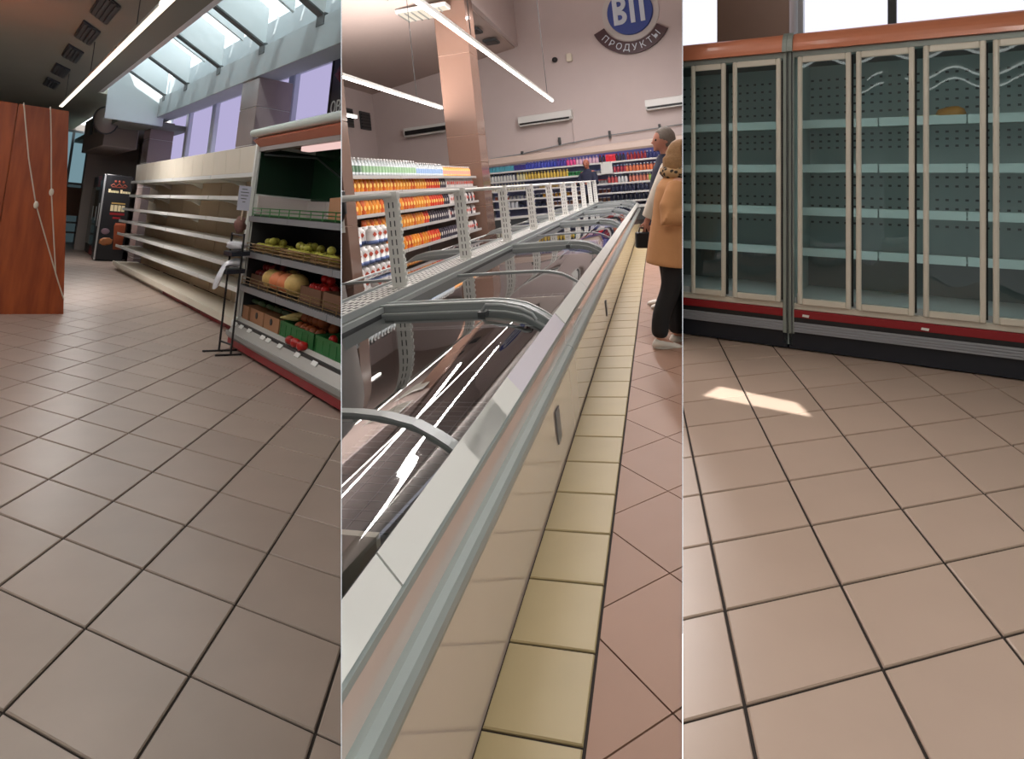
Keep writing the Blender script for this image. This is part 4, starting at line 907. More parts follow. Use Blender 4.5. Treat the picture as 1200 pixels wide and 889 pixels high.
#==================================================================  MIDDLE HALL: CHEST FREEZERS
M_panel = mat('glossy_cream_panel', (224, 208, 198), .1, noise=.04, nscale=2, coat=.8)
M_panel.node_tree.nodes['Principled BSDF'].inputs['Coat Roughness'].default_value = .03
M_bump = mat('grey_bumper_strip', (158, 168, 166), .3, noise=.05)
M_tub = mat('dark_tub_liner', (42, 46, 48), .5, noise=.1, nscale=4)
M_rib = mat('grey_rib_frame', (148, 154, 154), .4, 0)
M_ribl = mat('light_rib_edge', (188, 194, 194), .3, .3)
M_lid = glass('lid_glass', (.80, .82, .83), base=.09, power=2.4, rough=.02, strength=.8)
M_wire = mat('pale_wire', (128, 134, 136), .4, .3)
PR = [(-1.24, .83), (-.70, .828), (-.45, .825), (-.34, .815), (-.225, .789), (-.15, .752), (-.10, .722), (-.065, .695), (-.04, .668)]
def fine(P, n=5):
    out = []
    for i in range(len(P)-1):
        p0, p1, p2, p3 = P[max(i-1, 0)], P[i], P[i+1], P[min(i+2, len(P)-1)]
        for k in range(n):
            u = k/n; out.append(tuple(.5*(2*b+(c-a)*u+(2*a-5*b+4*c-d)*u*u+(3*b-a-3*c+d)*u**3) for a, b, c, d in zip(p0, p1, p2, p3)))
    return out+[P[-1]]
PF = fine(PR)
def strip(t0, t1, dz0, dz1, mir=False, s_from=0):
    """a band following the lid profile between two joints, dz0..dz1 below the profile line"""
    f = (lambda s: -2.80-s) if mir else (lambda s: s)
    P = PR[s_from:]
    m = MB(); top0 = [(f(s), t0, z+dz1) for s, z in P]; top1 = [(f(s), t1, z+dz1) for s, z in P]; b0 = [(f(s), t0, z+dz0) for s, z in P]; b1 = [(f(s), t1, z+dz0) for s, z in P]
    n = len(P); vs = top0+top1+b0+b1; fs = []
    for i in range(n-1):
        fs += [(i, i+1, n+i+1, n+i), (2*n+i, 3*n+i, 3*n+i+1, 2*n+i+1), (i, 2*n+i, 2*n+i+1, i+1), (n+i, n+i+1, 3*n+i+1, 3*n+i)]
    fs += [(0, n, 3*n, 2*n), (n-1, 3*n-1, 4*n-1, 2*n-1)]
    m.add(vs, fs, 0, False); return m
TJ = [-2.2, 1.95, 6.08, 10.4, 14.6, 18.7, 20.8]; TM = [-.09, 3.55, 7.75, 12.5, 16.6, None]
onames = ['nearest', 'second nearest', 'third', 'fourth', 'fifth', 'last, short']
for mir in (False, True):
    fs_ = (lambda s: -2.80-s) if mir else (lambda s: s)
    for k in range(6):
        a, b_ = TJ[k], TJ[k+1]; s0, t0 = (-1.4 if True else 0), (a+b_)/2
        side_ = 'far row across the slotted divider' if mir else 'row along the cream tiles'
        f = thing('chest_freezer', '%s curved-glass chest freezer in the %s' % (onames[k], side_), 'freezer', W2, kbase(s0, t0), group='chest freezers, %s' % ('far row' if mir else 'aisle row'))
        def kp(nm, m, mt, par=f, **kw): return kpart(nm, m, mt, par, s0, t0, **kw)
        def bx2(sa, ta_, za, sb, tb_, zb): m = MB(); m.box(fs_(sa), ta_, za, fs_(sb), tb_, zb); return m
        def pz(pts, ta_, tb_): m = MB(); m.prism([(fs_(s), ta_, z) for s, z in pts], (0, tb_-ta_, 0)); return m
        kp('front_panel', bx2(-.04, a+.003, .0, 0, b_-.003, .44), M_panel)
        kp('upper_panel', bx2(-.045, a+.003, .44, -.002, b_-.003, .63), M_panel)
        kp('bumper', pz([(-.002, .525), (.016, .525), (.034, .514), (.042, .496), (.042, .474), (.034, .452), (.018, .438), (-.002, .434)], a+.004, b_-.004), M_bump)
        kp('rail_lip', pz([(-.045, .715), (.0, .655), (.008, .645), (.006, .625), (-.06, .625), (-.06, .715)], a, b_), M_bump)
        nr = 3
        for q in range(nr):
            ta_ = a+(b_-a)*q/nr+.004; tb_ = a+(b_-a)*(q+1)/nr-.004
            if not (k == 0 and q == 2 and not mir): kp('price_rail', pz([(-.056, .722), (.004, .656), (.008, .66), (-.05, .727)], ta_, tb_), M_white)
        if k == 0 and not mir:
            kp('price_rail', pz([(-.056, .722), (.004, .656), (.008, .66), (-.05, .727)], .56, 1.93), mat('lilac_white_rail', (216, 212, 222), .35))
            kp('price_rail', pz([(-.056, .722), (.004, .656), (.008, .66), (-.05, .727)], -.14, .28), M_white)
        # tub
        kp('tub_floor', bx2(-1.22, a+.02, .12, -.06, b_-.02, .16), M_tub); kp('tub_front', bx2(-.09, a+.02, .16, -.06, b_-.02, .66), M_tub); kp('tub_rear', bx2(-1.24, a+.02, .0, -1.20, b_-.02, .80), M_tub)
        kp('tub_end', bx2(-1.20, a+.01, .05, -.06, a+.05, .66), M_tub); kp('tub_end', bx2(-1.20, b_-.05, .05, -.06, b_-.01, .66), M_tub)
        if not mir and k < 2:
            m = MB(); n = int((b_-a)/.085)
            for q in range(n):
                t_ = a+.06+q*.085; m.tube([(-.13, t_, .64), (-.13, t_, .2), (-1.15, t_, .2)], .003, 4)
            for z in (.24, .34, .44, .54, .64): m.tube([(-.13, a+.06, z), (-.13, b_-.06, z)], .004, 4)
            for q in range(9): m.tube([(-.2-q*.11, a+.06, .2), (-.2-q*.11, b_-.06, .2)], .003, 4)
            kp('wire_basket', m, M_wire, kind='stuff')
            for t_ in ((a+1.58, a+1.86) if k == 0 else (a+2.0,)):
                kp('basket_divider', bx2(-1.1 if k else -.62, t_, .2, -.30, t_+.03, .50), M_offw)
        # joint frame
        jf = kp('end_frame', strip(b_-.13, b_, -.085, .008, mir), M_rib); kp('frame_edge', strip(b_-.135, b_-.115, .006, .016, mir), M_ribl, jf); kp('frame_edge', strip(b_-.02, b_, .006, .016, mir), M_ribl, jf)
        # lids
        mid = TM[k]; lids = [(a, mid), (mid, b_-.14)] if mid else [(a, b_-.14)]
        for q, (la, lb) in enumerate(lids):
            dz = -.045 if q else -.03
            m = MB(); n = len(PF); m.add([(fs_(s), y, z+dz) for y in (la+.02, lb-.02) for s, z in PF], [(i, i+1, n+i+1, n+i) for i in range(n-1)], 0, True)
            l = kp('lid', m, M_lid)
            if l is None: continue
            for e0, e1_ in ((la, la+.045), (lb-.045, lb)): kp('lid_frame', strip(e0, e1_, dz-.02, dz+.012, mir), M_rib, l)
            kp('lid_rear_rail', bx2(-1.24, la, .80, -1.20, lb, .835), M_rib, l)
            if q and not mir:
                hp = [(-.47, .80), (-.44, .835), (-.34, .83), (-.225, .805), (-.15, .77), (-.13, .735)]
                m = MB(); m.tube([(s, lb-.10, z) for s, z in hp], .012, 8); kp('handle', m, M_rib, l)
                m = MB(); m.box(-.49, lb-.14, .775, -.44, lb-.05, .80); m.v = m.v; kp('handle_mount', m, M_dgrey, l)
# slotted divider between the rows
M_perf = texmat('slotted_plate', 'slots', (228, 228, 222), (104, 108, 108), (22, 11, 1), .4, mortar=.0, bw=1, rh=.5)
dv = thing('freezer_divider', 'white slotted divider shelf between the two rows of chest freezers', 'divider', W2, kbase(-1.4, 9))
m = MB(); m.box(-1.56, -2.2, 0, -1.24, 20.8, .84); kpart('base', m, M_offw, dv, -1.4, 9)
for k in range(6):
    a, b_ = TJ[k], TJ[k+1]
    m = MB(); m.box(-1.55, a+.01, .845, -1.25, b_-.01, .865); pp = kpart('plate', m, M_white, dv, -1.4, 9)
    m = MB(); n = int((b_-a)/.10)
    for q in range(n):
        for r in range(6): m.box(-1.535+r*.047, a+.03+q*.10, .864, -1.535+r*.047+.026, a+.03+q*.10+.06, .8662)
    kpart('slots', m, M_dgrey, pp, -1.4, 9, kind='stuff')
    for s in (-1.57, -1.25):
        m = MB(); m.box(s, a, .84, s+.02, b_, .885); kpart('edge_rail', m, M_rib, dv, -1.4, 9)
UT = [2.55, 4.42, 6.45, 8.45, 10.45, 12.45, 14.5, 16.5, 18.5, 20.3]
for t in UT:
    m = MB(); m.box(-1.44, t-.02, .865, -1.32, t+.02, 1.555)
    for q in range(12): m.box(-1.32, t-.012, .90+q*.053, -1.308, t+.012, .925+q*.053)
    m.box(-1.47, t-.06, .865, -1.29, t+.06, .872)
    u = kpart('upright', m, M_white, dv, -1.4, 9)
    if u is None: continue
    m = MB()
    for q in range(9):
        for s in (-1.405, -1.368): m.box(s, t-.0225, .90+q*.072, s+.009, t-.019, .945+q*.072)
    kpart('slots', m, M_dgrey, u, -1.4, 9, kind='stuff')
m = MB(); m.tube([(-1.38, -1.5, 1.575), (-1.38, 20.4, 1.575)], .022, 8); kpart('top_rail', m, M_white, dv, -1.4, 9)
for t in UT:
    m = MB(); m.box(-1.44, t-.035, 1.54, -1.32, t+.035, 1.60); kpart('clamp', m, M_white, dv, -1.4, 9)
# things on and in the freezers
def on_panel(name, mb, m, label, cat, s, t, z, group=None): return single(name, mb, m, label, cat, W2, (*K(s, t), z), group=group, cuts=cM)
for k, (t, z, h_, w_) in enumerate(((1.36, .16, .17, .06), (4.9, .12, .16, .04))):
    m = MB(); m.cbox(0, -w_, 0, .006, w_, h_, .003); on_panel('service_plate', m, M_crail, 'small grey service plate low on the cream freezer front, %s' % ('nearest one' if k == 0 else 'second one'), 'plate', .002, t, z)
def packs(label, cat, cols, ts, s_rng, z, size, group, rows):
    me = []
    for c in cols:
        m = MB(); m.cbox(-size[0]/2, -size[1]/2, 0, size[0]/2, size[1]/2, size[2], .012); me.append(m.mesh('frozen_pack', mat('pack_%d_%d_%d' % c, c, .3, noise=.5, nscale=12)))
    i = 0
    for ti, t in enumerate(ts):
        for r in range(rows):
            s = s_rng[0]+(s_rng[1]-s_rng[0])*(r+.5)/rows; M = XF(W2, (*K(s, t), z), random.uniform(-.1, .1))
            if any((M.translation-CUT[c][0][0]).dot(CUT[c][0][1])*CUT[c][1] > -.15 for c in cM): continue
            inst('frozen_pack', me[i % len(me)], '%s, %s row away, %s from the left' % (label, nth(ti), nth(r)), cat, M, group); i += 1
random.seed(5)
packs('blue frozen food box in the third freezer', 'box', [(52, 66, 150), (70, 80, 170), (60, 60, 130)], [6.5+.42*q for q in range(8)], (-.95, -.12), .36, (.2, .36, .16), 'blue frozen boxes', 3)
packs('frozen food box in the fourth freezer', 'box', [(60, 74, 160), (120, 110, 170), (180, 180, 200)], [10.8+.45*q for q in range(8)], (-.95, -.12), .36, (.2, .38, .18), 'frozen boxes farther on', 3)
packs('frozen pack in the farthest freezers', 'box', [(150, 70, 80), (190, 190, 200), (70, 84, 160)], [15+.5*q for q in range(10)], (-.95, -.12), .4, (.24, .42, .16), 'packs in the far freezers', 2)
packs('frozen pack beyond the divider', 'box', [(170, 104, 70), (190, 190, 196), (150, 60, 54), (60, 70, 110), (196, 150, 100)], [4.6+.5*q for q in range(12)], (-2.6, -1.75), .38, (.28, .4, .15), 'packs beyond the divider', 2)

#==================================================================  MIDDLE HALL: SNACK SHELVING ON THE LEFT
SZ2 = [.18, .60, 1.035, 1.38, 1.775, 2.055]; ST = [7.0, 9.9, 12.8, 15.7]
for k in range(3):
    a, b_ = ST[k], ST[k+1]
    g = thing('snack_shelving', 'grey shelving bay of drinks and orange snack bags, %s' % ['at the left edge', 'middle bay', 'bay partly behind the tall brown column'][k], 'shelf', W2, kbase(-4.6, (a+b_)/2), group='snack shelving bays'); q0 = (-4.6, (a+b_)/2)
    m = MB(); m.box(-4.98, a, 0, -4.94, b_, 2.12); kpart('back_panel', m, mat('dim_backboard', (120, 104, 96), .7), g, *q0)
    for y in (a, b_-.03):
        m = MB(); m.box(-4.96, y, 0, -4.9, y+.03, 2.15); kpart('upright', m, M_grey, g, *q0)
    for z in SZ2:
        m = MB(); m.box(-4.94, a+.01, z-.03, -4.32, b_-.01, z); sh = kpart('shelf', m, M_grey, g, *q0)
        m = MB(); m.box(-4.325, a+.01, z-.055, -4.30, b_-.01, z+.005); kpart('price_rail', m, mat('pale_grey_rail', (176, 172, 168), .4), sh, *q0)
def bag_mesh(name, m1, m2, w_=.15, h_=.25, d_=.10):
    rings = []
    for z, sw, sd in ((0, 1, .75), (.02, 1, 1), (h_*.45, 1.0, 1.0), (h_*.8, .96, .7), (h_*.95, .95, .15), (h_, .98, .1)):
        rings.append([(d_/2*sd*math.cos(a), w_/2*sw*math.sin(a)*(1.0), z) for a in [2*PI*q/10 for q in range(10)]])
    m = MB(); m.loft(rings); 
    m.lathe([(.001, 0), (.042, .002), (.044, .008)], 8, mi=1); n = 24
    m.v = m.v[:-n]+[(d_*.40+.008+v[2], v[0], v[1]+h_*.45) for v in m.v[-n:]]
    return m.mesh(name, [m1, m2])
M_or = mat('orange_bag', (226, 140, 44), .3, noise=.35, nscale=16, rand=.2); M_or2 = mat('deep_orange_bag', (208, 96, 40), .3, noise=.3, nscale=16, rand=.2); M_yel = mat('bag_print', (244, 200, 110), .4)
M_redb = mat('red_orange_bag', (206, 60, 36), .3, noise=.3, nscale=16, rand=.15); M_dkb = mat('dark_pouch', (56, 52, 66), .3, noise=.3, nscale=16, rand=.3); M_whb = mat('white_pouch', (206, 200, 196), .35, noise=.3, nscale=16, rand=.2)
bo = bag_mesh('snack_bag', M_or, M_yel); bo2 = bag_mesh('snack_bag', M_or2, M_yel); br = bag_mesh('snack_bag', M_redb, M_yel); bd = bag_mesh('snack_bag', M_dkb, M_whb); bw = bag_mesh('snack_bag', M_whb, M_redb)
rown = {1.775: 'second shelf from the top', 1.38: 'third shelf from the top', 1.035: 'fourth shelf from the top', .60: 'fifth shelf from the top'}
for z, lim in ((1.775, (11.6, 12.6, 13.0)), (1.38, (11.8, 12.7, 13.2)), (1.035, (11.2, 11.5, 13.0)), (.60, (11.6, 12.2, 13.4))):
    t = 7.55 if z > 1.2 else 8.2; cnt = {}
    while t < 15.5:
        if t < lim[0]: me, nm = random.choice((bo, bo, bo2)), 'orange snack bag'
        elif t < lim[1]: me, nm = br, 'red snack bag'
        elif t < lim[2]: me, nm = bd, 'dark pouch'
        else: me, nm = random.choice((bd, bw, bw)), 'pale or dark pouch'
        M = XF(W2, (*K(-4.42, t), z), random.uniform(-.12, .12))
        if (M.translation-CUT['A+'][0][0]).dot(CUT['A+'][0][1]) > .1: cnt[nm] = cnt.get(nm, -1)+1; inst('snack_bag', me, '%s %s from the left on the %s' % (nth(cnt[nm]), nm, rown[z]), 'bag', M, '%ss on the %s' % (nm, rown[z]))
        t += .165
def bottle(name, body, label, cap, r=.05, h=.33, n=10):
    m = MB(); m.lathe([(r*.9, 0), (r, .01), (r, h*.2), (r, h*.2), (r, h*.55), (r, h*.55), (r*.95, h*.68), (r*.36, h*.86), (r*.36, h*.88), (r*.42, h*.885), (r*.42, h*.99)], n, mis=[0, 0, 1, 1, 1, 0, 0, 0, 2, 2]); return m.mesh(name, [body, label, cap])
M_clear = mat('clear_plastic_bottle', (182, 190, 192), .15, noise=.1); M_glab = mat('pale_green_label', (112, 150, 108), .5, noise=.4, nscale=12); M_dglab = mat('dark_green_label', (52, 92, 60), .5, noise=.5, nscale=12); M_blab = mat('blue_white_label', (110, 140, 176), .5, noise=.4, nscale=12); M_wcap = mat('white_cap', (204, 204, 202), .4)
b1 = bottle('water_bottle', M_clear, M_dglab, M_wcap); b2 = bottle('water_bottle', M_clear, M_glab, M_wcap); b3 = bottle('water_bottle', M_clear, M_blab, M_wcap, h=.30); b4 = bottle('juice_bottle', mat('orange_juice', (230, 160, 80), .3), mat('red_white_label', (206, 120, 100), .5), M_wcap, h=.26)
t = 7.45; cnt = {}
while t < 15.4:
    if t < 8.3: me, nm = b1, 'water bottle with a dark green label'
    elif t < 11.0: me, nm = b2, 'clear water bottle with a pale green label'
    elif t < 12.9: me, nm = b3, 'white water bottle with a blue label'
    else: me, nm = b4, 'small bottle with an orange and red label'
    for s, fr in ((-4.40, 'front'), (-4.56, 'rear')):
        M = XF(W2, (*K(s, t), 2.056))
        if (M.translation-CUT['A+'][0][0]).dot(CUT['A+'][0][1]) > .08: cnt[nm, fr] = cnt.get((nm, fr), -1)+1; inst('water_bottle', me, '%s %s from the left, %s row' % (nth(cnt[nm, fr]), nm, fr), 'bottle', M, nm.replace('bottle', 'bottles')+' on top')
    t += .145
# stack of white bottles in front of the shelving
M_wb = mat('white_bottle', (200, 198, 196), .35); M_bb = mat('blue_label_band', (92, 112, 160), .4, noise=.4, nscale=12); M_rl = mat('red_diamond', (206, 90, 70), .4)
m = MB(); m.lathe([(.06, 0), (.085, .01), (.085, .055), (.085, .055), (.086, .17), (.07, .21), (.045, .22), (.045, .245)], 12, mis=[1, 1, 1, 0, 0, 0, 0])
m.prism([(.086, 0, .10), (.086, .032, .135), (.086, 0, .17), (.086, -.032, .135)], (.004, 0, 0), mi=2); m.map(lambda x, y, z: (y, -x, z)); wbm = m.mesh('milk_bottle', [M_wb, M_bb, M_rl])
plt = thing('pallet', 'low pallet with a box under the stack of white bottles', 'pallet', W2, kbase(-3.45, 6.1))
m = MB(); m.box(-.32, -.75, .12, .32, .75, .49); part('load_box', m, M_card, plt, cM)
for q in range(3): m = MB(); m.box(-.32, -.75+q*.7, 0, .32, -.65+q*.7, .12); part('skid', m, mat('pallet_wood', (150, 116, 80), .8), plt, cM)
for tier, z, ts in ((0, .49, 7), (1, .74, 7), (2, .99, 7)):
    for q in range(ts):
        for r in range(2):
            if tier == 2 and q in (2, 3): continue
            M = XF(W2, (*K(-3.30-.2*r, 5.40+q*.185), z), .9)
            if (M.translation-CUT['A+'][0][0]).dot(CUT['A+'][0][1]) > .1: inst('milk_bottle', wbm, 'white bottle with red diamond, %s from the left, %s row, %s tier' % (nth(q), ['front', 'rear'][r], ['lowest', 'middle', 'top'][tier]), 'bottle', M, 'white bottles, %s tier' % ['lowest', 'middle', 'top'][tier])

#==================================================================  MIDDLE HALL: BACK WALL
def wall_thing(nm, label, cat, s, t, z, group=None): return thing(nm, label, cat, W2, (*K(s, t), z), A8, group)
# air conditioners
for k, (s, w_, z) in enumerate(((-8.55, 2.1, 4.28), (-3.35, 2.2, 4.05), (1.75, 2.3, 3.98))):
    u = wall_thing('air_conditioner', 'white wall air conditioner, %s' % ['left one with a dark open slot, behind the column', 'middle one under the long lamp', 'right one under the round sign'][k], 'air conditioner', s, 23.98, z); h = w_/2
    m = MB(); m.prism([(-h, 0, 0), (-h, -.22, .04), (-h, -.28, .14), (-h, -.26, .38), (-h, 0, .42)], (w_, 0, 0)); part('casing', m, M_white, u, cM)
    m = MB(); m.box(-h+.06, -.285, .05 if k else .08, h-.1, -.25, .12 if k else .26); part('outlet_slot', m, M_black, u, cM)
    m = MB(); m.hexa([(-h+.06, -.33, .0), (h-.1, -.33, .0), (h-.1, -.25, .05), (-h+.06, -.25, .05)], [(-h+.06, -.33, .015), (h-.1, -.33, .015), (h-.1, -.25, .065), (-h+.06, -.25, .065)]); part('flap', m, M_white, u, cM)
    m = MB(); m.tube([(h-.05, -.03, 0), (h-.05, -.03, -.95)], .03, 6); part('pipe', m, M_wallp, u, cM)
# round shop sign
M_blue = mat('sign_blue', (46, 72, 150), .4); M_maroon = mat('sign_band', (66, 36, 42), .45); M_let = mat('sign_letter', (206, 216, 226), .5)
sgn = wall_thing('shop_sign', 'round blue shop sign with white letters above a dark red lettered band', 'sign', .40, 23.98, 7.78)
def ringseg(r0, r1, a0, a1, n, y0, y1):
    m = MB()
    for k in range(n):
        p, q = a0+(a1-a0)*k/n, a0+(a1-a0)*(k+1)/n
        m.hexa([(r0*math.cos(p), y0, r0*math.sin(p)), (r1*math.cos(p), y0, r1*math.sin(p)), (r1*math.cos(q), y0, r1*math.sin(q)), (r0*math.cos(q), y0, r0*math.sin(q))],
               [(r0*math.cos(p), y1, r0*math.sin(p)), (r1*math.cos(p), y1, r1*math.sin(p)), (r1*math.cos(q), y1, r1*math.sin(q)), (r0*math.cos(q), y1, r0*math.sin(q))])
    return m
m = MB(); m.lathe([(.84, 0), (.86, .03), (.86, .15), (.84, .18)], 40); m.map(lambda x, y, z: (x, -z, y)); part('disc', m, M_blue, sgn, cM)
m = MB(); m.lathe([(1.08, 0), (1.08, .03)], 40); m.map(lambda x, y, z: (x, -z, y)); part('backing_disc', m, mat('sign_backing', (206, 200, 196), .6), sgn, cM)
part('band', ringseg(1.13, 1.58, math.radians(203), math.radians(327), 20, -.02, -.14), M_maroon, sgn, cM)
def glyph(polys, par, m_, mx, y0=0, y1=-.05):
    for i, poly in enumerate(polys):
        mb = MB(); mb.prism([(x, y0, z) for x, z in poly], (0, y1-y0, 0)); part('letter', mb, m_, par, (), mx=mx)
# big letters, built as solids
mB = MB(); mB.box(0, 0, 0, .17, -.05, 1.05)
for zc in (.27, .78):
    for k in range(12):
        p, q = -PI/2+PI*k/12, -PI/2+PI*(k+1)/12; R1, R0 = .27, .10
        mB.hexa([(.24+R0*math.cos(p), 0, zc+R0*math.sin(p)), (.24+R1*math.cos(p), 0, zc+R1*math.sin(p)), (.24+R1*math.cos(q), 0, zc+R1*math.sin(q)), (.24+R0*math.cos(q), 0, zc+R0*math.sin(q))],
                [(.24+R0*math.cos(p), -.05, zc+R0*math.sin(p)), (.24+R1*math.cos(p), -.05, zc+R1*math.sin(p)), (.24+R1*math.cos(q), -.05, zc+R1*math.sin(q)), (.24+R0*math.cos(q), -.05, zc+R0*math.sin(q))])
    mB.box(.16, 0, zc-.27, .25, -.05, zc-.10); mB.box(.16, 0, zc+.10, .25, -.05, zc+.27)
part('letter', mB, M_let, sgn, cM, mx=Matrix.Translation((-.62, -.18, -.44)))
mP = MB(); mP.box(0, 0, 0, .17, -.05, .86); mP.box(.37, 0, 0, .54, -.05, .86); mP.box(.13, 0, .84, .41, -.05, 1.0)
for k in range(5):
    for sx in (0, 1):
        p, q = PI/2*k/5, PI/2*(k+1)/5; c0 = .14 if sx else .40; sg = -1 if sx else 1
        mP.hexa([(c0, 0, .84), (c0+sg*.14*math.cos(p), 0, .84+.16*math.sin(p)), (c0+sg*.14*math.cos(q), 0, .84+.16*math.sin(q)), (c0+sg*.001, 0, .845)], [(c0, -.05, .84), (c0+sg*.14*math.cos(p), -.05, .84+.16*math.sin(p)), (c0+sg*.14*math.cos(q), -.05, .84+.16*math.sin(q)), (c0+sg*.001, -.05, .845)])
part('letter', mP, M_let, sgn, cM, mx=Matrix.Translation((.02, -.18, -.44)))
for k, ch in enumerate('ПРОДУКТЫ'):
    a = math.radians(220+k*13.0); r = 1.355
    letters('letter', sgn, ch, .34, M_let, Matrix.Translation((r*math.cos(a), -.145, r*math.sin(a))) @ Matrix.Rotation(-(a+PI/2), 4, 'Y') @ Matrix.Rotation(PI/2, 4, 'X'))
for k, (s, z) in enumerate(((-2.72, 6.48), (-2.12, 6.46))):
    u = wall_thing('wall_camera', ['small dark round camera on the end wall', 'small pale box camera on the end wall'][k], 'camera', s, 23.98, z)
    m = MB(); (m.lathe([(.06, 0), (.11, .05), (.10, .14), (.05, .18)], 12) if k == 0 else m.cbox(-.11, -.16, 0.02, .11, .16, .2, .03)); m.map(lambda x, y, z: (x, -z, y)); part('body', m, M_black if k == 0 else M_offw, u, cM)
    m = MB(); m.box(-.03, -.04, -.1, .03, 0, .0); part('bracket', m, M_dgrey, u, cM)
m = MB(); m.tube([(-5.9, 0, 0), (-4.6, 0, .04), (-2.96, 0, .2), (-.9, 0, .33), (1.08, 0, .37), (3, 0, .42)], .022, 6)
cd = wall_thing('wall_conduit', 'thin grey conduit running along the end wall above the lit fridges', 'conduit', 0, 23.9, 2.93); part('pipe', m, M_grey, cd, cM)
for s in (-4.5, -2.9, -.9, 1.0): m = MB(); m.box(s-.04, -.05, .2 if s > -3.5 else .03, s+.04, .08, .5 if s > -3.5 else .15); part('clip', m, M_dgrey, cd, cM)
# lit wall fridges
M_fl = emitter('fridge_light', (190, 190, 255), 2.2); M_bl = mat('bluish_liner', (150, 156, 206), .5)
FB = [-5.95, -4.0, -2.05, -.1, 2.6]
def zsh(i, s): return (2.26, 1.855, 1.475, 1.12, .79)[i]+(-.021, -.031, -.032, -.030, -.028)[i]*(s+2.3)
for k in range(4):
    a, b_ = FB[k], FB[k+1]; c = (a+b_)/2; h = (b_-a)/2
    f = wall_thing('wall_fridge', 'lit open wall fridge of bottles and cartons, %s' % ['leftmost bay beside the column', 'second bay from the left', 'third bay from the left', 'rightmost bay behind the shoppers'][k], 'fridge', c, 23.6, 0, 'lit wall fridges')
    def fb(nm, X0, Y0, Z0, X1, Y1, Z1, m, par=f): q = MB(); q.box(X0, Y0, Z0, X1, Y1, Z1); return part(nm, q, m, par, cM)
    fb('back_panel', -h, .30, .2, h, .34, 2.8, M_bl); fb('base', -h, -.30, 0, h, .34, .45, M_dgrey); fb('bumper', -h, -.33, .45, h, -.28, .55, M_white)
    q = MB(); q.prism([(-h, -.36, 2.58), (-h, -.42, 2.66), (-h, -.40, 2.84), (-h, -.30, 2.90), (-h, .34, 2.92), (-h, .34, 2.70), (-h, -.3, 2.68)], (2*h, 0, 0)); part('canopy', q, mat('cream_canopy', (216, 196, 184), .4), f, cM)
    fb('lamp', -h+.03, -.12, 2.62, h-.03, -.06, 2.66, M_fl)
    if k == 0: fb('end_panel', -h-.05, -.36, 0, -h, .34, 2.86, M_white)
    for i in range(5):
        z0, z1 = zsh(i, a), zsh(i, b_); q = MB(); q.hexa([(-h, -.30, z0-.03), (h, -.30, z1-.03), (h, .30, z1-.03), (-h, .30, z0-.03)], [(-h, -.30, z0), (h, -.30, z1), (h, .30, z1), (-h, .30, z0)]); sh = part('shelf', q, M_white, f, cM)
        q = MB(); q.hexa([(-h, -.32, z0-.05), (h, -.32, z1-.05), (h, -.30, z1-.05), (-h, -.30, z0-.05)], [(-h, -.32, z0+.015), (h, -.32, z1+.015), (h, -.30, z1+.015), (-h, -.30, z0+.015)]); part('price_rail', q, M_white, sh, cM)
def dairy(name, body, cap, shape):
    m = MB(); b = mat('dairy_%d_%d_%d' % body, body, .35, noise=.3, nscale=30, rand=.15); c = mat('cap_%d_%d_%d' % cap, cap, .4)
    if shape == 'b': m.lathe([(.045, 0), (.05, .01), (.05, .16), (.022, .21), (.024, .21), (.024, .25)], 8, mis=[0, 0, 0, 1, 1])
    elif shape == 'c': m.prism([(-.05, -.045, 0), (.05, -.045, 0), (.05, .045, 0), (-.05, .045, 0)], (0, 0, .19)); m.hexa([(-.05, -.045, .19), (.05, -.045, .19), (.05, .045, .19), (-.05, .045, .19)], [(-.05, -.004, .25), (.05, -.004, .25), (.05, .004, .25), (-.05, .004, .25)], 1)
    else: m.lathe([(.042, 0), (.052, .01), (.055, .12), (.057, .12), (.057, .14)], 8, mis=[0, 0, 1, 1])
    return m.mesh(name, [b, c])
W_, BK = (220, 220, 224), (40, 44, 52)
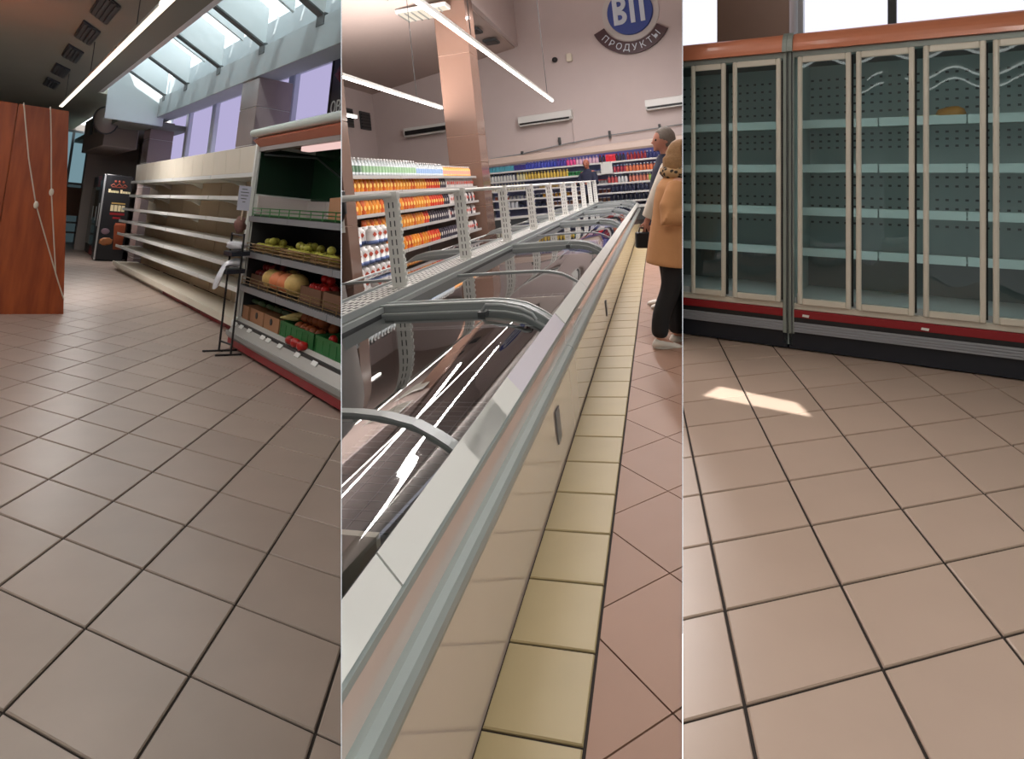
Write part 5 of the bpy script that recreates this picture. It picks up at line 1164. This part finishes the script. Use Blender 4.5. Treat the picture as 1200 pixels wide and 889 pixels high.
rows = [
 (0, [(-5.9, (90, 170, 190), W_, 'c', 'teal carton'), (-4.75, (70, 64, 140), W_, 'c', 'violet carton'), (-4.3, (66, 78, 180), W_, 'b', 'blue bottle'), (-3.0, (80, 70, 160), (230, 120, 180), 'b', 'violet bottle'), (-2.62, (226, 80, 140), W_, 'b', 'pink bottle'), (-2.25, (230, 190, 206), W_, 'b', 'pale pink bottle'), (-1.35, (60, 44, 50), (200, 60, 60), 'b', 'dark bottle'), (-1.08, (230, 40, 60), (240, 90, 100), 'c', 'bright red carton'), (-.72, (50, 44, 60), (180, 60, 70), 'b', 'dark capped bottle'), (-.3, (160, 50, 56), (210, 120, 90), 'b', 'dark red bottle'), (.42, (54, 60, 110), W_, 'b', 'navy bottle')]),
 (1, [(-5.9, (206, 208, 206), BK, 'b', 'white bottle with a dark cap'), (-4.7, (214, 208, 170), (210, 190, 90), 'b', 'cream bottle'), (-4.35, (214, 184, 84), (240, 220, 140), 'b', 'yellow bottle'), (-2.6, (70, 160, 100), (110, 190, 130), 'j', 'green tub'), (-2.0, (206, 206, 210), (90, 110, 190), 'j', 'white tub'), (-.85, (176, 70, 84), (150, 190, 230), 'b', 'red and blue bottle'), (-.38, (226, 130, 90), (200, 215, 235), 'b', 'orange bottle with a pale cap')]),
 (2, [(-5.9, (214, 210, 190), W_, 'b', 'cream-white bottle'), (-4.4, (150, 150, 160), BK, 'j', 'grey tub'), (-3.8, (190, 160, 90), W_, 'j', 'yellow tub'), (-2.9, (190, 190, 196), (190, 60, 60), 'j', 'white tub with a red lid'), (-1.1, (196, 90, 90), W_, 'b', 'red bottle'), (-.72, (210, 212, 214), (90, 120, 110), 'b', 'white bottle'), (-.3, (206, 130, 110), W_, 'b', 'salmon bottle'), (.42, (150, 190, 90), W_, 'b', 'light green bottle')]),
 (3, [(-5.7, (160, 84, 70), W_, 'j', 'brown tub'), (-5.1, (190, 190, 194), BK, 'j', 'pale tub'), (-4.3, (60, 70, 90), W_, 'j', 'dark blue tub'), (-3.7, (214, 160, 60), W_, 'j', 'orange-yellow tub'), (-2.6, (120, 70, 60), W_, 'j', 'dark brown tub'), (-1.0, (50, 56, 80), W_, 'b', 'dark blue bottle')]),
 (4, [(-5.5, (196, 200, 206), W_, 'c', 'white carton'), (-4.7, (60, 70, 100), BK, 'j', 'navy tub'), (-3.6, (150, 110, 90), W_, 'j', 'tan tub'), (-1.0, (40, 44, 56), BK, 'b', 'black bottle')])]
rn = ['top', 'second', 'third', 'fourth', 'lowest']; FW = W2 @ Matrix.Translation((*K(0, 23.6), 0)) @ RZ(A8)
for i, segs in rows:
    for q, (s0, body, cap, shp, nm) in enumerate(segs):
        s1 = segs[q+1][0] if q+1 < len(segs) else 1.35
        me = dairy('dairy_product', body, cap, shp); s = s0
        qn = 0; step = .128 if i < 3 else .16
        while s < s1-.06:
            M = FW @ Matrix.Translation((s+.06, -.22, zsh(i, s+.06)+.002)) @ Matrix.Scale(1.16, 4)
            if (M.translation-CUT['B-'][0][0]).dot(CUT['B-'][0][1]) < -.05: inst('dairy_'+{'b': 'bottle', 'c': 'carton', 'j': 'tub'}[shp], me, '%s %s from the left, %s fridge shelf' % (nth(qn), nm, rn[i]), {'b': 'bottle', 'c': 'carton', 'j': 'tub'}[shp], M, '%ss on the %s fridge shelf' % (nm, rn[i]))
            s += step; qn += 1
bdp = wall_thing('price_board', 'blank white board hung on the front of the lit wall fridges', 'board', -1.11, 23.2, 1.80)
m = MB(); m.cbox(-.22, -.012, 0, .22, .012, .40, .004); part('panel', m, M_white, bdp, cM)
for x in (-.16, .16): m = MB(); m.tube([(x, .0, .4), (x, .06, .47)], .01, 5); part('hook', m, M_dgrey, bdp, cM)
#==================================================================  PEOPLE
def skin_mesh(name, nodes, edges, sub=2, extra=None, vox=0, root=0):
    """one continuous surface grown round a skeleton; nodes: (x, y, z, rx, ry)"""
    me = bpy.data.meshes.new(name+'_s'); me.from_pydata([n[:3] for n in nodes], edges, []); o = bpy.data.objects.new(name+'_s', me); COL.objects.link(o)
    md = o.modifiers.new('skin', 'SKIN'); md.use_smooth_shade = True
    for i, n in enumerate(nodes):
        sv = me.skin_vertices[0].data[i]; sv.radius = (n[3], n[4] if len(n) > 4 else n[3]); sv.use_root = (i == root)
    if sub: s = o.modifiers.new('sub', 'SUBSURF'); s.levels = sub
    dg = bpy.context.evaluated_depsgraph_get(); dg.update(); r = bpy.data.meshes.new_from_object(o.evaluated_get(dg)); bpy.data.objects.remove(o)
    if extra:
        bm = bmesh.new(); bm.from_mesh(r); t = bpy.data.meshes.new('t'); t.from_pydata(extra.v, [], extra.f); bm.from_mesh(t); bm.to_mesh(r); bm.free()
    if vox:
        o = bpy.data.objects.new('v', r); COL.objects.link(o); m = o.modifiers.new('r', 'REMESH'); m.mode = 'VOXEL'; m.voxel_size = vox; m.use_smooth_shade = True
        q = o.modifiers.new('s', 'SMOOTH'); q.factor = .5; q.iterations = 2
        dg = bpy.context.evaluated_depsgraph_get(); dg.update(); r2 = bpy.data.meshes.new_from_object(o.evaluated_get(dg)); bpy.data.objects.remove(o); r = r2
    for p in r.polygons: p.use_smooth = True
    return r
def merge_mesh(mb, vox):
    me = bpy.data.meshes.new('m'); me.from_pydata(mb.v, [], mb.f); bm = bmesh.new(); bm.from_mesh(me); bmesh.ops.recalc_face_normals(bm, faces=bm.faces); bm.to_mesh(me); bm.free()
    o = bpy.data.objects.new('v', me); COL.objects.link(o); m = o.modifiers.new('r', 'REMESH'); m.mode = 'VOXEL'; m.voxel_size = vox
    q = o.modifiers.new('s', 'SMOOTH'); q.factor = .5; q.iterations = 5
    dg = bpy.context.evaluated_depsgraph_get(); dg.update(); r = bpy.data.meshes.new_from_object(o.evaluated_get(dg)); bpy.data.objects.remove(o)
    for p in r.polygons: p.use_smooth = True
    return r
def put_mesh(name, me, m, par, cuts, label=None):
    me.materials.clear(); me.materials.append(m); me.name = name; finish(me, root_mw(par), cuts)
    if not len(me.polygons): return None
    o = bpy.data.objects.new(name, me); link(o, par)
    if label: o['label'] = label
    return o
def chain(nodes, edges, pts, start=None):
    prev = start
    for p in pts:
        nodes.append(p); i = len(nodes)-1
        if prev is not None: edges.append((prev, i))
        prev = i
    return prev
def head_extra(c, r, yaw):
    """skull with brow, nose, lips, chin and ears; faces +y turned by yaw"""
    m = MB(); n0 = 0
    m.ball((0, 0, 0), (r*.80, r*.98, r*1.12), 18, 14)
    out = []
    for x, y, z in m.v:
        if y > 0 and z < 0: x *= 1+.28*z/r; y *= 1+.04*z/r
        if y > .5*r and abs(z) < .2*r and abs(abs(x)-.36*r) < .2*r: y -= .09*r
        out.append((x, y, z))
    m.v = out
    m.hexa([(-.17*r, .86*r, -.34*r), (.17*r, .86*r, -.34*r), (.07*r, .80*r, .18*r), (-.07*r, .80*r, .18*r)], [(-.10*r, 1.22*r, -.30*r), (.10*r, 1.22*r, -.30*r), (.04*r, .98*r, .16*r), (-.04*r, .98*r, .16*r)])
    m.ball((0, .86*r, -.56*r), (.26*r, .14*r, .06*r), 8, 6); m.ball((0, .86*r, -.66*r), (.22*r, .14*r, .06*r), 8, 6)
    m.ball((0, .74*r, -.90*r), (.28*r, .22*r, .18*r), 8, 6)
    for sx in (-1, 1): m.ball((sx*.82*r, -.06*r, -.1*r), (.08*r, .20*r, .28*r), 8, 6)
    ca, sa = math.cos(yaw), math.sin(yaw); m.v = [(c[0]+x*ca-y*sa, c[1]+x*sa+y*ca, c[2]+z) for x, y, z in m.v]; return m
def eyes(par, c, r, yaw, cuts):
    ca, sa = math.cos(yaw), math.sin(yaw)
    for sx in (-1, 1):
        m = MB(); x, y = sx*.34*r, .82*r; p = (c[0]+x*ca-y*sa, c[1]+x*sa+y*ca, c[2]+.02*r); m.ball(p, r*.11, 8, 6); part('eye', m, mat('eye_dark', (40, 32, 28), .2), par, cuts)
def hand_nodes(nodes, edges, wrist, wp, d, side, s=1.0, curl=.5):
    """palm, four unequal fingers and a thumb below the wrist node; d: direction of the hand"""
    d = Vector(d).normalized(); sd = Vector(side).normalized(); nr = d.cross(sd).normalized(); wp = Vector(wp)
    pc = wp+d*.05*s; nodes.append((*pc, .030*s, .020*s)); pi_ = len(nodes)-1; edges.append((wrist, pi_))
    for k, ln in enumerate((.068, .078, .072, .056)):
        b = pc+d*.045*s+sd*(.027-.018*k)*s; m_ = b+d*ln*.5*s+nr*curl*.02*s; t = m_+d*ln*.42*s+nr*curl*.045*s
        chain(nodes, edges, [(*b, .0095*s), (*m_, .0085*s), (*t, .007*s)], pi_)
    b = pc+sd*.03*s; m_ = b+sd*.025*s+d*.02*s; t = m_+d*.035*s+sd*.006*s; chain(nodes, edges, [(*b, .011*s), (*m_, .010*s), (*t, .008*s)], pi_)
def person(label, s, t, rz, k, skin, trousers, coat, shoe, hair, arms, stance, head_yaw=0, coat_len=.76, hair_fn=None, cuts=cM, build=1.0, z=0, lean=0):
    P = thing('person', label, 'person', W2, (*K(s, t), z), rz)
    MWD[P.name] = XF(W2, (*K(s, t), z)) @ Matrix.Rotation(lean, 4, 'Y') @ RZ(rz) @ Matrix.Scale(k, 4); P.matrix_world = MWD[P.name]
    (lx, ly), (rx_, ry) = stance; b = build
    # body
    N = [(0, 0, .95, .15, .11)]; Ed = []
    ch = chain(N, Ed, [(0, .0, 1.08, .135, .10), (0, .0, 1.22, .15, .11), (0, -.01, 1.36, .15, .10)], 0)
    nk = chain(N, Ed, [(0, -.01, 1.46, .062, .06), (0, .012, 1.54, .056, .058), (0, .02, 1.60, .07, .075)], ch)
    for sx, (fx, fy) in ((-1, (lx, ly)), (1, (rx_, ry))):
        chain(N, Ed, [(sx*.09, 0, .88, .085), (sx*.095+.3*(fx-sx*.095), fy*.4+.015, .50, .058), (fx, fy-.02, .26, .052), (fx, fy-.03, .09, .036), (fx, fy+.06, .035, .034), (fx, fy+.12, .028, .028)], 0)
    wr = []
    for sx, A in zip((-1, 1), arms):
        e, w_, hd, sd = A; i = chain(N, Ed, [(sx*.17*b, -.01, 1.40, .055), (*e, .042), (*w_, .027)], ch); hand_nodes(N, Ed, i, w_, hd, sd)
    hc = (0, .03, 1.635); body = skin_mesh('body', N, Ed, 2, head_extra(hc, .103, head_yaw), .011); put_mesh('body', body, skin, P, cuts)
    eyes(P, hc, .103, head_yaw, cuts)
    # trousers
    N = [(0, 0, .98, .165*b, .125*b)]; Ed = [(0, 1)]; N.append((0, 0, .88, .165*b, .13*b))
    for sx, (fx, fy) in ((-1, (lx, ly)), (1, (rx_, ry))):
        chain(N, Ed, [(sx*.09, 0, .78, .10*b), (sx*.095+.3*(fx-sx*.095), fy*.4+.01, .50, .082*b), (fx, fy-.02, .28, .074*b), (fx, fy-.02, .075, .070*b)], 1)
    put_mesh('trousers', skin_mesh('trousers', N, Ed, 2, None, .014), trousers, P, cuts)
    # coat: torso from hem to collar, and sleeves, merged into one cloth surface
    def ell(z, rx, ry_, oy=0): return [(rx*math.cos(a), oy+ry_*math.sin(a), z) for a in [2*PI*q/24 for q in range(24)]]
    m = MB(); m.loft([ell(coat_len, .225*b, .20*b), ell(coat_len+.02, .232*b, .205*b), ell(.95, .22*b, .19*b), ell(1.10, .205*b, .175*b), ell(1.25, .205*b, .165*b, -.005), ell(1.36, .20*b, .145*b, -.01), ell(1.42, .165*b, .115*b, -.01), ell(1.47, .10, .09), ell(1.50, .075, .075)])
    for sx, A in zip((-1, 1), arms):
        e, w_, hd, sd = A; e = Vector(e); w2 = e+(Vector(w_)-e)*.93; s0 = Vector((sx*.15*b, -.01, 1.375))
        m.tube([s0, s0.lerp(e, .35)+Vector((sx*.012, 0, 0)), s0.lerp(e, .75), e, e.lerp(w2, .5), w2], [.085*b, .082*b, .076*b, .072*b, .064*b, .055*b], 14)
    put_mesh('coat', merge_mesh(m, .013), coat, P, cuts)
    for sx, (fx, fy) in ((-1, (lx, ly)), (1, (rx_, ry))):
        R = []
        for y, w_, h_ in ((-.075, .02, .04), (-.06, .038, .075), (0, .044, .085), (.06, .048, .065), (.12, .05, .05), (.17, .035, .035), (.185, .012, .018)):
            R.append([(fx+w_*math.cos(a), fy-.0+y, max(.004, h_*.5+h_*.5*math.sin(a))) for a in [2*PI*q/12 for q in range(12)]])
        m = MB(); m.loft(R); so = part('shoe', m, shoe, P, cuts)
        if so:
            m = MB(); m.prism([(fx+.05*math.cos(a), fy+.055+.135*math.sin(a), 0) for a in [2*PI*q/14 for q in range(14)]], (0, 0, .014)); part('sole', m, mat('pale_sole', (190, 184, 176), .6), so, cuts)
    if hair_fn: hair_fn(P, hc, cuts)
    return P
M_skin = mat('skin', (204, 152, 128), .55, noise=.08); M_skinr = mat('ruddy_skin', (168, 104, 84), .55, noise=.08); M_skin2 = mat('flushed_skin', (200, 138, 118), .55, noise=.08)
M_tan = mat('tan_fleece', (196, 142, 96), .9, noise=.14, nscale=9, bump=.3); M_blk = mat('black_trousers', (26, 24, 26), .8); M_navy = mat('navy_jacket', (36, 40, 62), .8, noise=.1); M_shoe = mat('white_shoe', (222, 216, 206), .5)
M_blond = mat('dark_blond_hair', (156, 118, 78), .7, noise=.5, nscale=40, bump=.6); M_greyh = mat('grey_hair', (128, 120, 112), .7, noise=.5, nscale=50, bump=.6)
M_leo = texmat('leopard_scarf', 'spots', (38, 30, 26), (176, 142, 100), (26, 26, 26), .8)
def bob(P, c, cuts):
    m = MB(); m.ball((c[0], c[1]-.018, c[2]+.0), (.112, .125, .145), 22, 16)
    v = []
    for x, y, z in m.v:
        dz = z-c[2]
        if y > c[1]+.055 and dz < .065: y = c[1]+.055
        if dz < -.02: x *= 1.12; y = (y-c[1])*1.08+c[1]-.012
        r_ = random.uniform(.97, 1.05); v.append((x*r_, c[1]+(y-c[1])*r_, z-(.06 if dz < -.05 else 0)))
    m.v = v; part('hair', m, M_blond, P, cuts)
    m = MB(); m.tube([(.12*math.cos(a), -.005+.105*math.sin(a), 1.485+.01*math.sin(3*a)) for a in [2*PI*q/16 for q in range(16)]], .048, 8, closed=True); part('collar', m, M_leo, P, cuts)
def short_hair(mt):
    def f(P, c, cuts):
        m = MB(); m.ball((c[0], c[1]-.016, c[2]+.022), (.094, .105, .115), 18, 12)
        m.v = [(x, min(y, c[1]+.052) if z < c[2]+.06 else y, max(z, c[2]-.075 if y < c[1] else c[2]+.01)) for x, y, z in m.v]; part('hair', m, mt, P, cuts)
    return f
# woman in the tan coat, seen from behind her left side, forearm raised before her
person('woman in a tan fleece coat, black trousers and white shoes, arm bent', .60, 4.05, -1.45, 1.03, M_skin, M_blk, M_tan, M_shoe, None,
       [((-.27, .06, 1.12), (-.16, .32, 1.12), (.3, .9, .1), (0, 0, 1)), ((.30, -.13, 1.12), (.24, .22, 1.15), (-.3, .9, .1), (0, 0, 1))], ((-.11, .10), (.10, -.07)), -.1, .70, bob, build=1.12, lean=.165)
pm = person('grey-haired man in navy with a pale sleeve, behind the woman in tan', .63, 5.9, 1.75, 1.17, M_skin2, M_blk, M_navy, M_shoe, None,
       [((-.25, .12, 1.12), (-.20, .22, .88), (0, .2, -1), (0, 1, 0)), ((.26, 0, 1.08), (.28, .1, .84), (0, .15, -1), (0, 1, 0))], ((-.1, 0), (.1, 0)), .1, .80, short_hair(M_greyh), build=.98, lean=.10)
# his pale sleeve and the dark object in his hand
m = MB(); m.tube([(-.17, .0, 1.36), (-.225, .06, 1.24), (-.25, .12, 1.12), (-.225, .17, 1.0), (-.202, .215, .89)], [.092, .092, .086, .076, .066], 12); part('sleeve', m, mat('cream_sleeve', (214, 204, 190), .85, noise=.1), pm, cM)
hb = thing('hand_bag', 'small dark bag held by the man in navy', 'bag', MWD[pm.name], (-.20, .27, .60)); m = MB(); m.cbox(-.05, -.07, 0, .05, .07, .15, .015); part('body', m, M_black, hb, cM)
m = MB(); m.tube([(0, -.04, .15), (0, -.03, .19), (0, .03, .19), (0, .04, .15)], .008, 6); part('strap', m, M_black, hb, cM)
person('bald man in a navy jacket standing before the lit wall fridges beyond the freezers', -1.72, 21.9, 2.7, 1.36, M_skinr, M_blk, M_navy, M_blk, None,
       [((-.27, .06, 1.12), (-.2, .28, 1.12), (.2, 1, 0), (0, 0, 1)), ((.27, .06, 1.12), (.2, .3, 1.14), (-.2, 1, 0), (0, 0, 1))], ((-.1, 0), (.1, 0)), .2, .82, None)

#==================================================================  FRONT OF THE HALLS (behind the camera) AND THE RIGHT HALL'S ROOF
mb = MB(); mb.box(-12, -4.2, -3, 12, -4, 12); struct('wall_front', mb, M_wallg, I4, (), 'plain wall behind the viewer')
mb = MB(); mb.box(9.5, -4, -1, 9.7, 14, 12); struct('wall_right_side', mb, M_wallg, I4, ('B+',), 'plain wall to the right of the glass-door freezers')
# roof of the right hall with one opening for the sun
Zr = 4.6
pc = [Vector((1.26, 4.524, 0)), Vector((1.437, 4.731, 0)), Vector((1.835, 4.398, 0)), Vector((1.815, 4.131, 0))]
off = SUN_DIR*(Zr/SUN_DIR.z); hole = [p+off for p in pc]
hx0, hx1 = min(p.x for p in hole), max(p.x for p in hole); hy0, hy1 = min(p.y for p in hole), max(p.y for p in hole)
mb = MB(); e = .35
X0, X1, Y0_, Y1_ = .55, 9.6, -4, 9.5
for q in ((X0, Y0_, X1, hy0-e), (X0, hy1+e, X1, Y1_), (X0, hy0-e, hx0-e, hy1+e), (hx1+e, hy0-e, X1, hy1+e)): mb.box(q[0], q[1], Zr, q[2], q[3], Zr+.1)
ins = [(hx0-e, hy0-e), (hx1+e, hy0-e), (hx1+e, hy1+e), (hx0-e, hy1+e)]
hl = [hole[0], hole[3], hole[2], hole[1]]    # counter-clockwise from the left corner
for k in range(4):
    a, b_, c, d = ins[k], ins[(k+1) % 4], hl[(k+1) % 4], hl[k]
    mb.hexa([(a[0], a[1], Zr), (b_[0], b_[1], Zr), (c.x, c.y, Zr), (d.x, d.y, Zr)], [(a[0], a[1], Zr+.03), (b_[0], b_[1], Zr+.03), (c.x, c.y, Zr+.03), (d.x, d.y, Zr+.03)])
ROOF = mb
struct('ceiling_right', mb, M_ceil1, I4, ('B+',), 'plain ceiling of the right hall with a small roof light')
mb = MB(); mb.box(.45, -4, 4.5, .55, 2.2, 11.2); struct('trim_5', mb, M_wallg, I4, (), 'added screen between the roofs that keeps sky light out', cat='trim')  # unseen, added to close the gap against stray sky light
partition('trim_6', 800, 1.9, 5.95, 4.6, 12)  # unseen screen added so sky light can't leak into the middle hall
mb = MB(); mb.box(-12, 2.5, 4.15, -.7, 2.6, 11.2); struct('trim_7', mb, M_wallg, I4, (), 'added screen above the left hall that keeps sky light out', cat='trim')  # unseen, added to block sky light over the left hall's ceiling
mb = MB(); mb.box(-12, -4, 11, .55, 2.6, 11.2); struct('ceiling_front', mb, M_wallg, I4, (), 'high ceiling over the front of the halls')
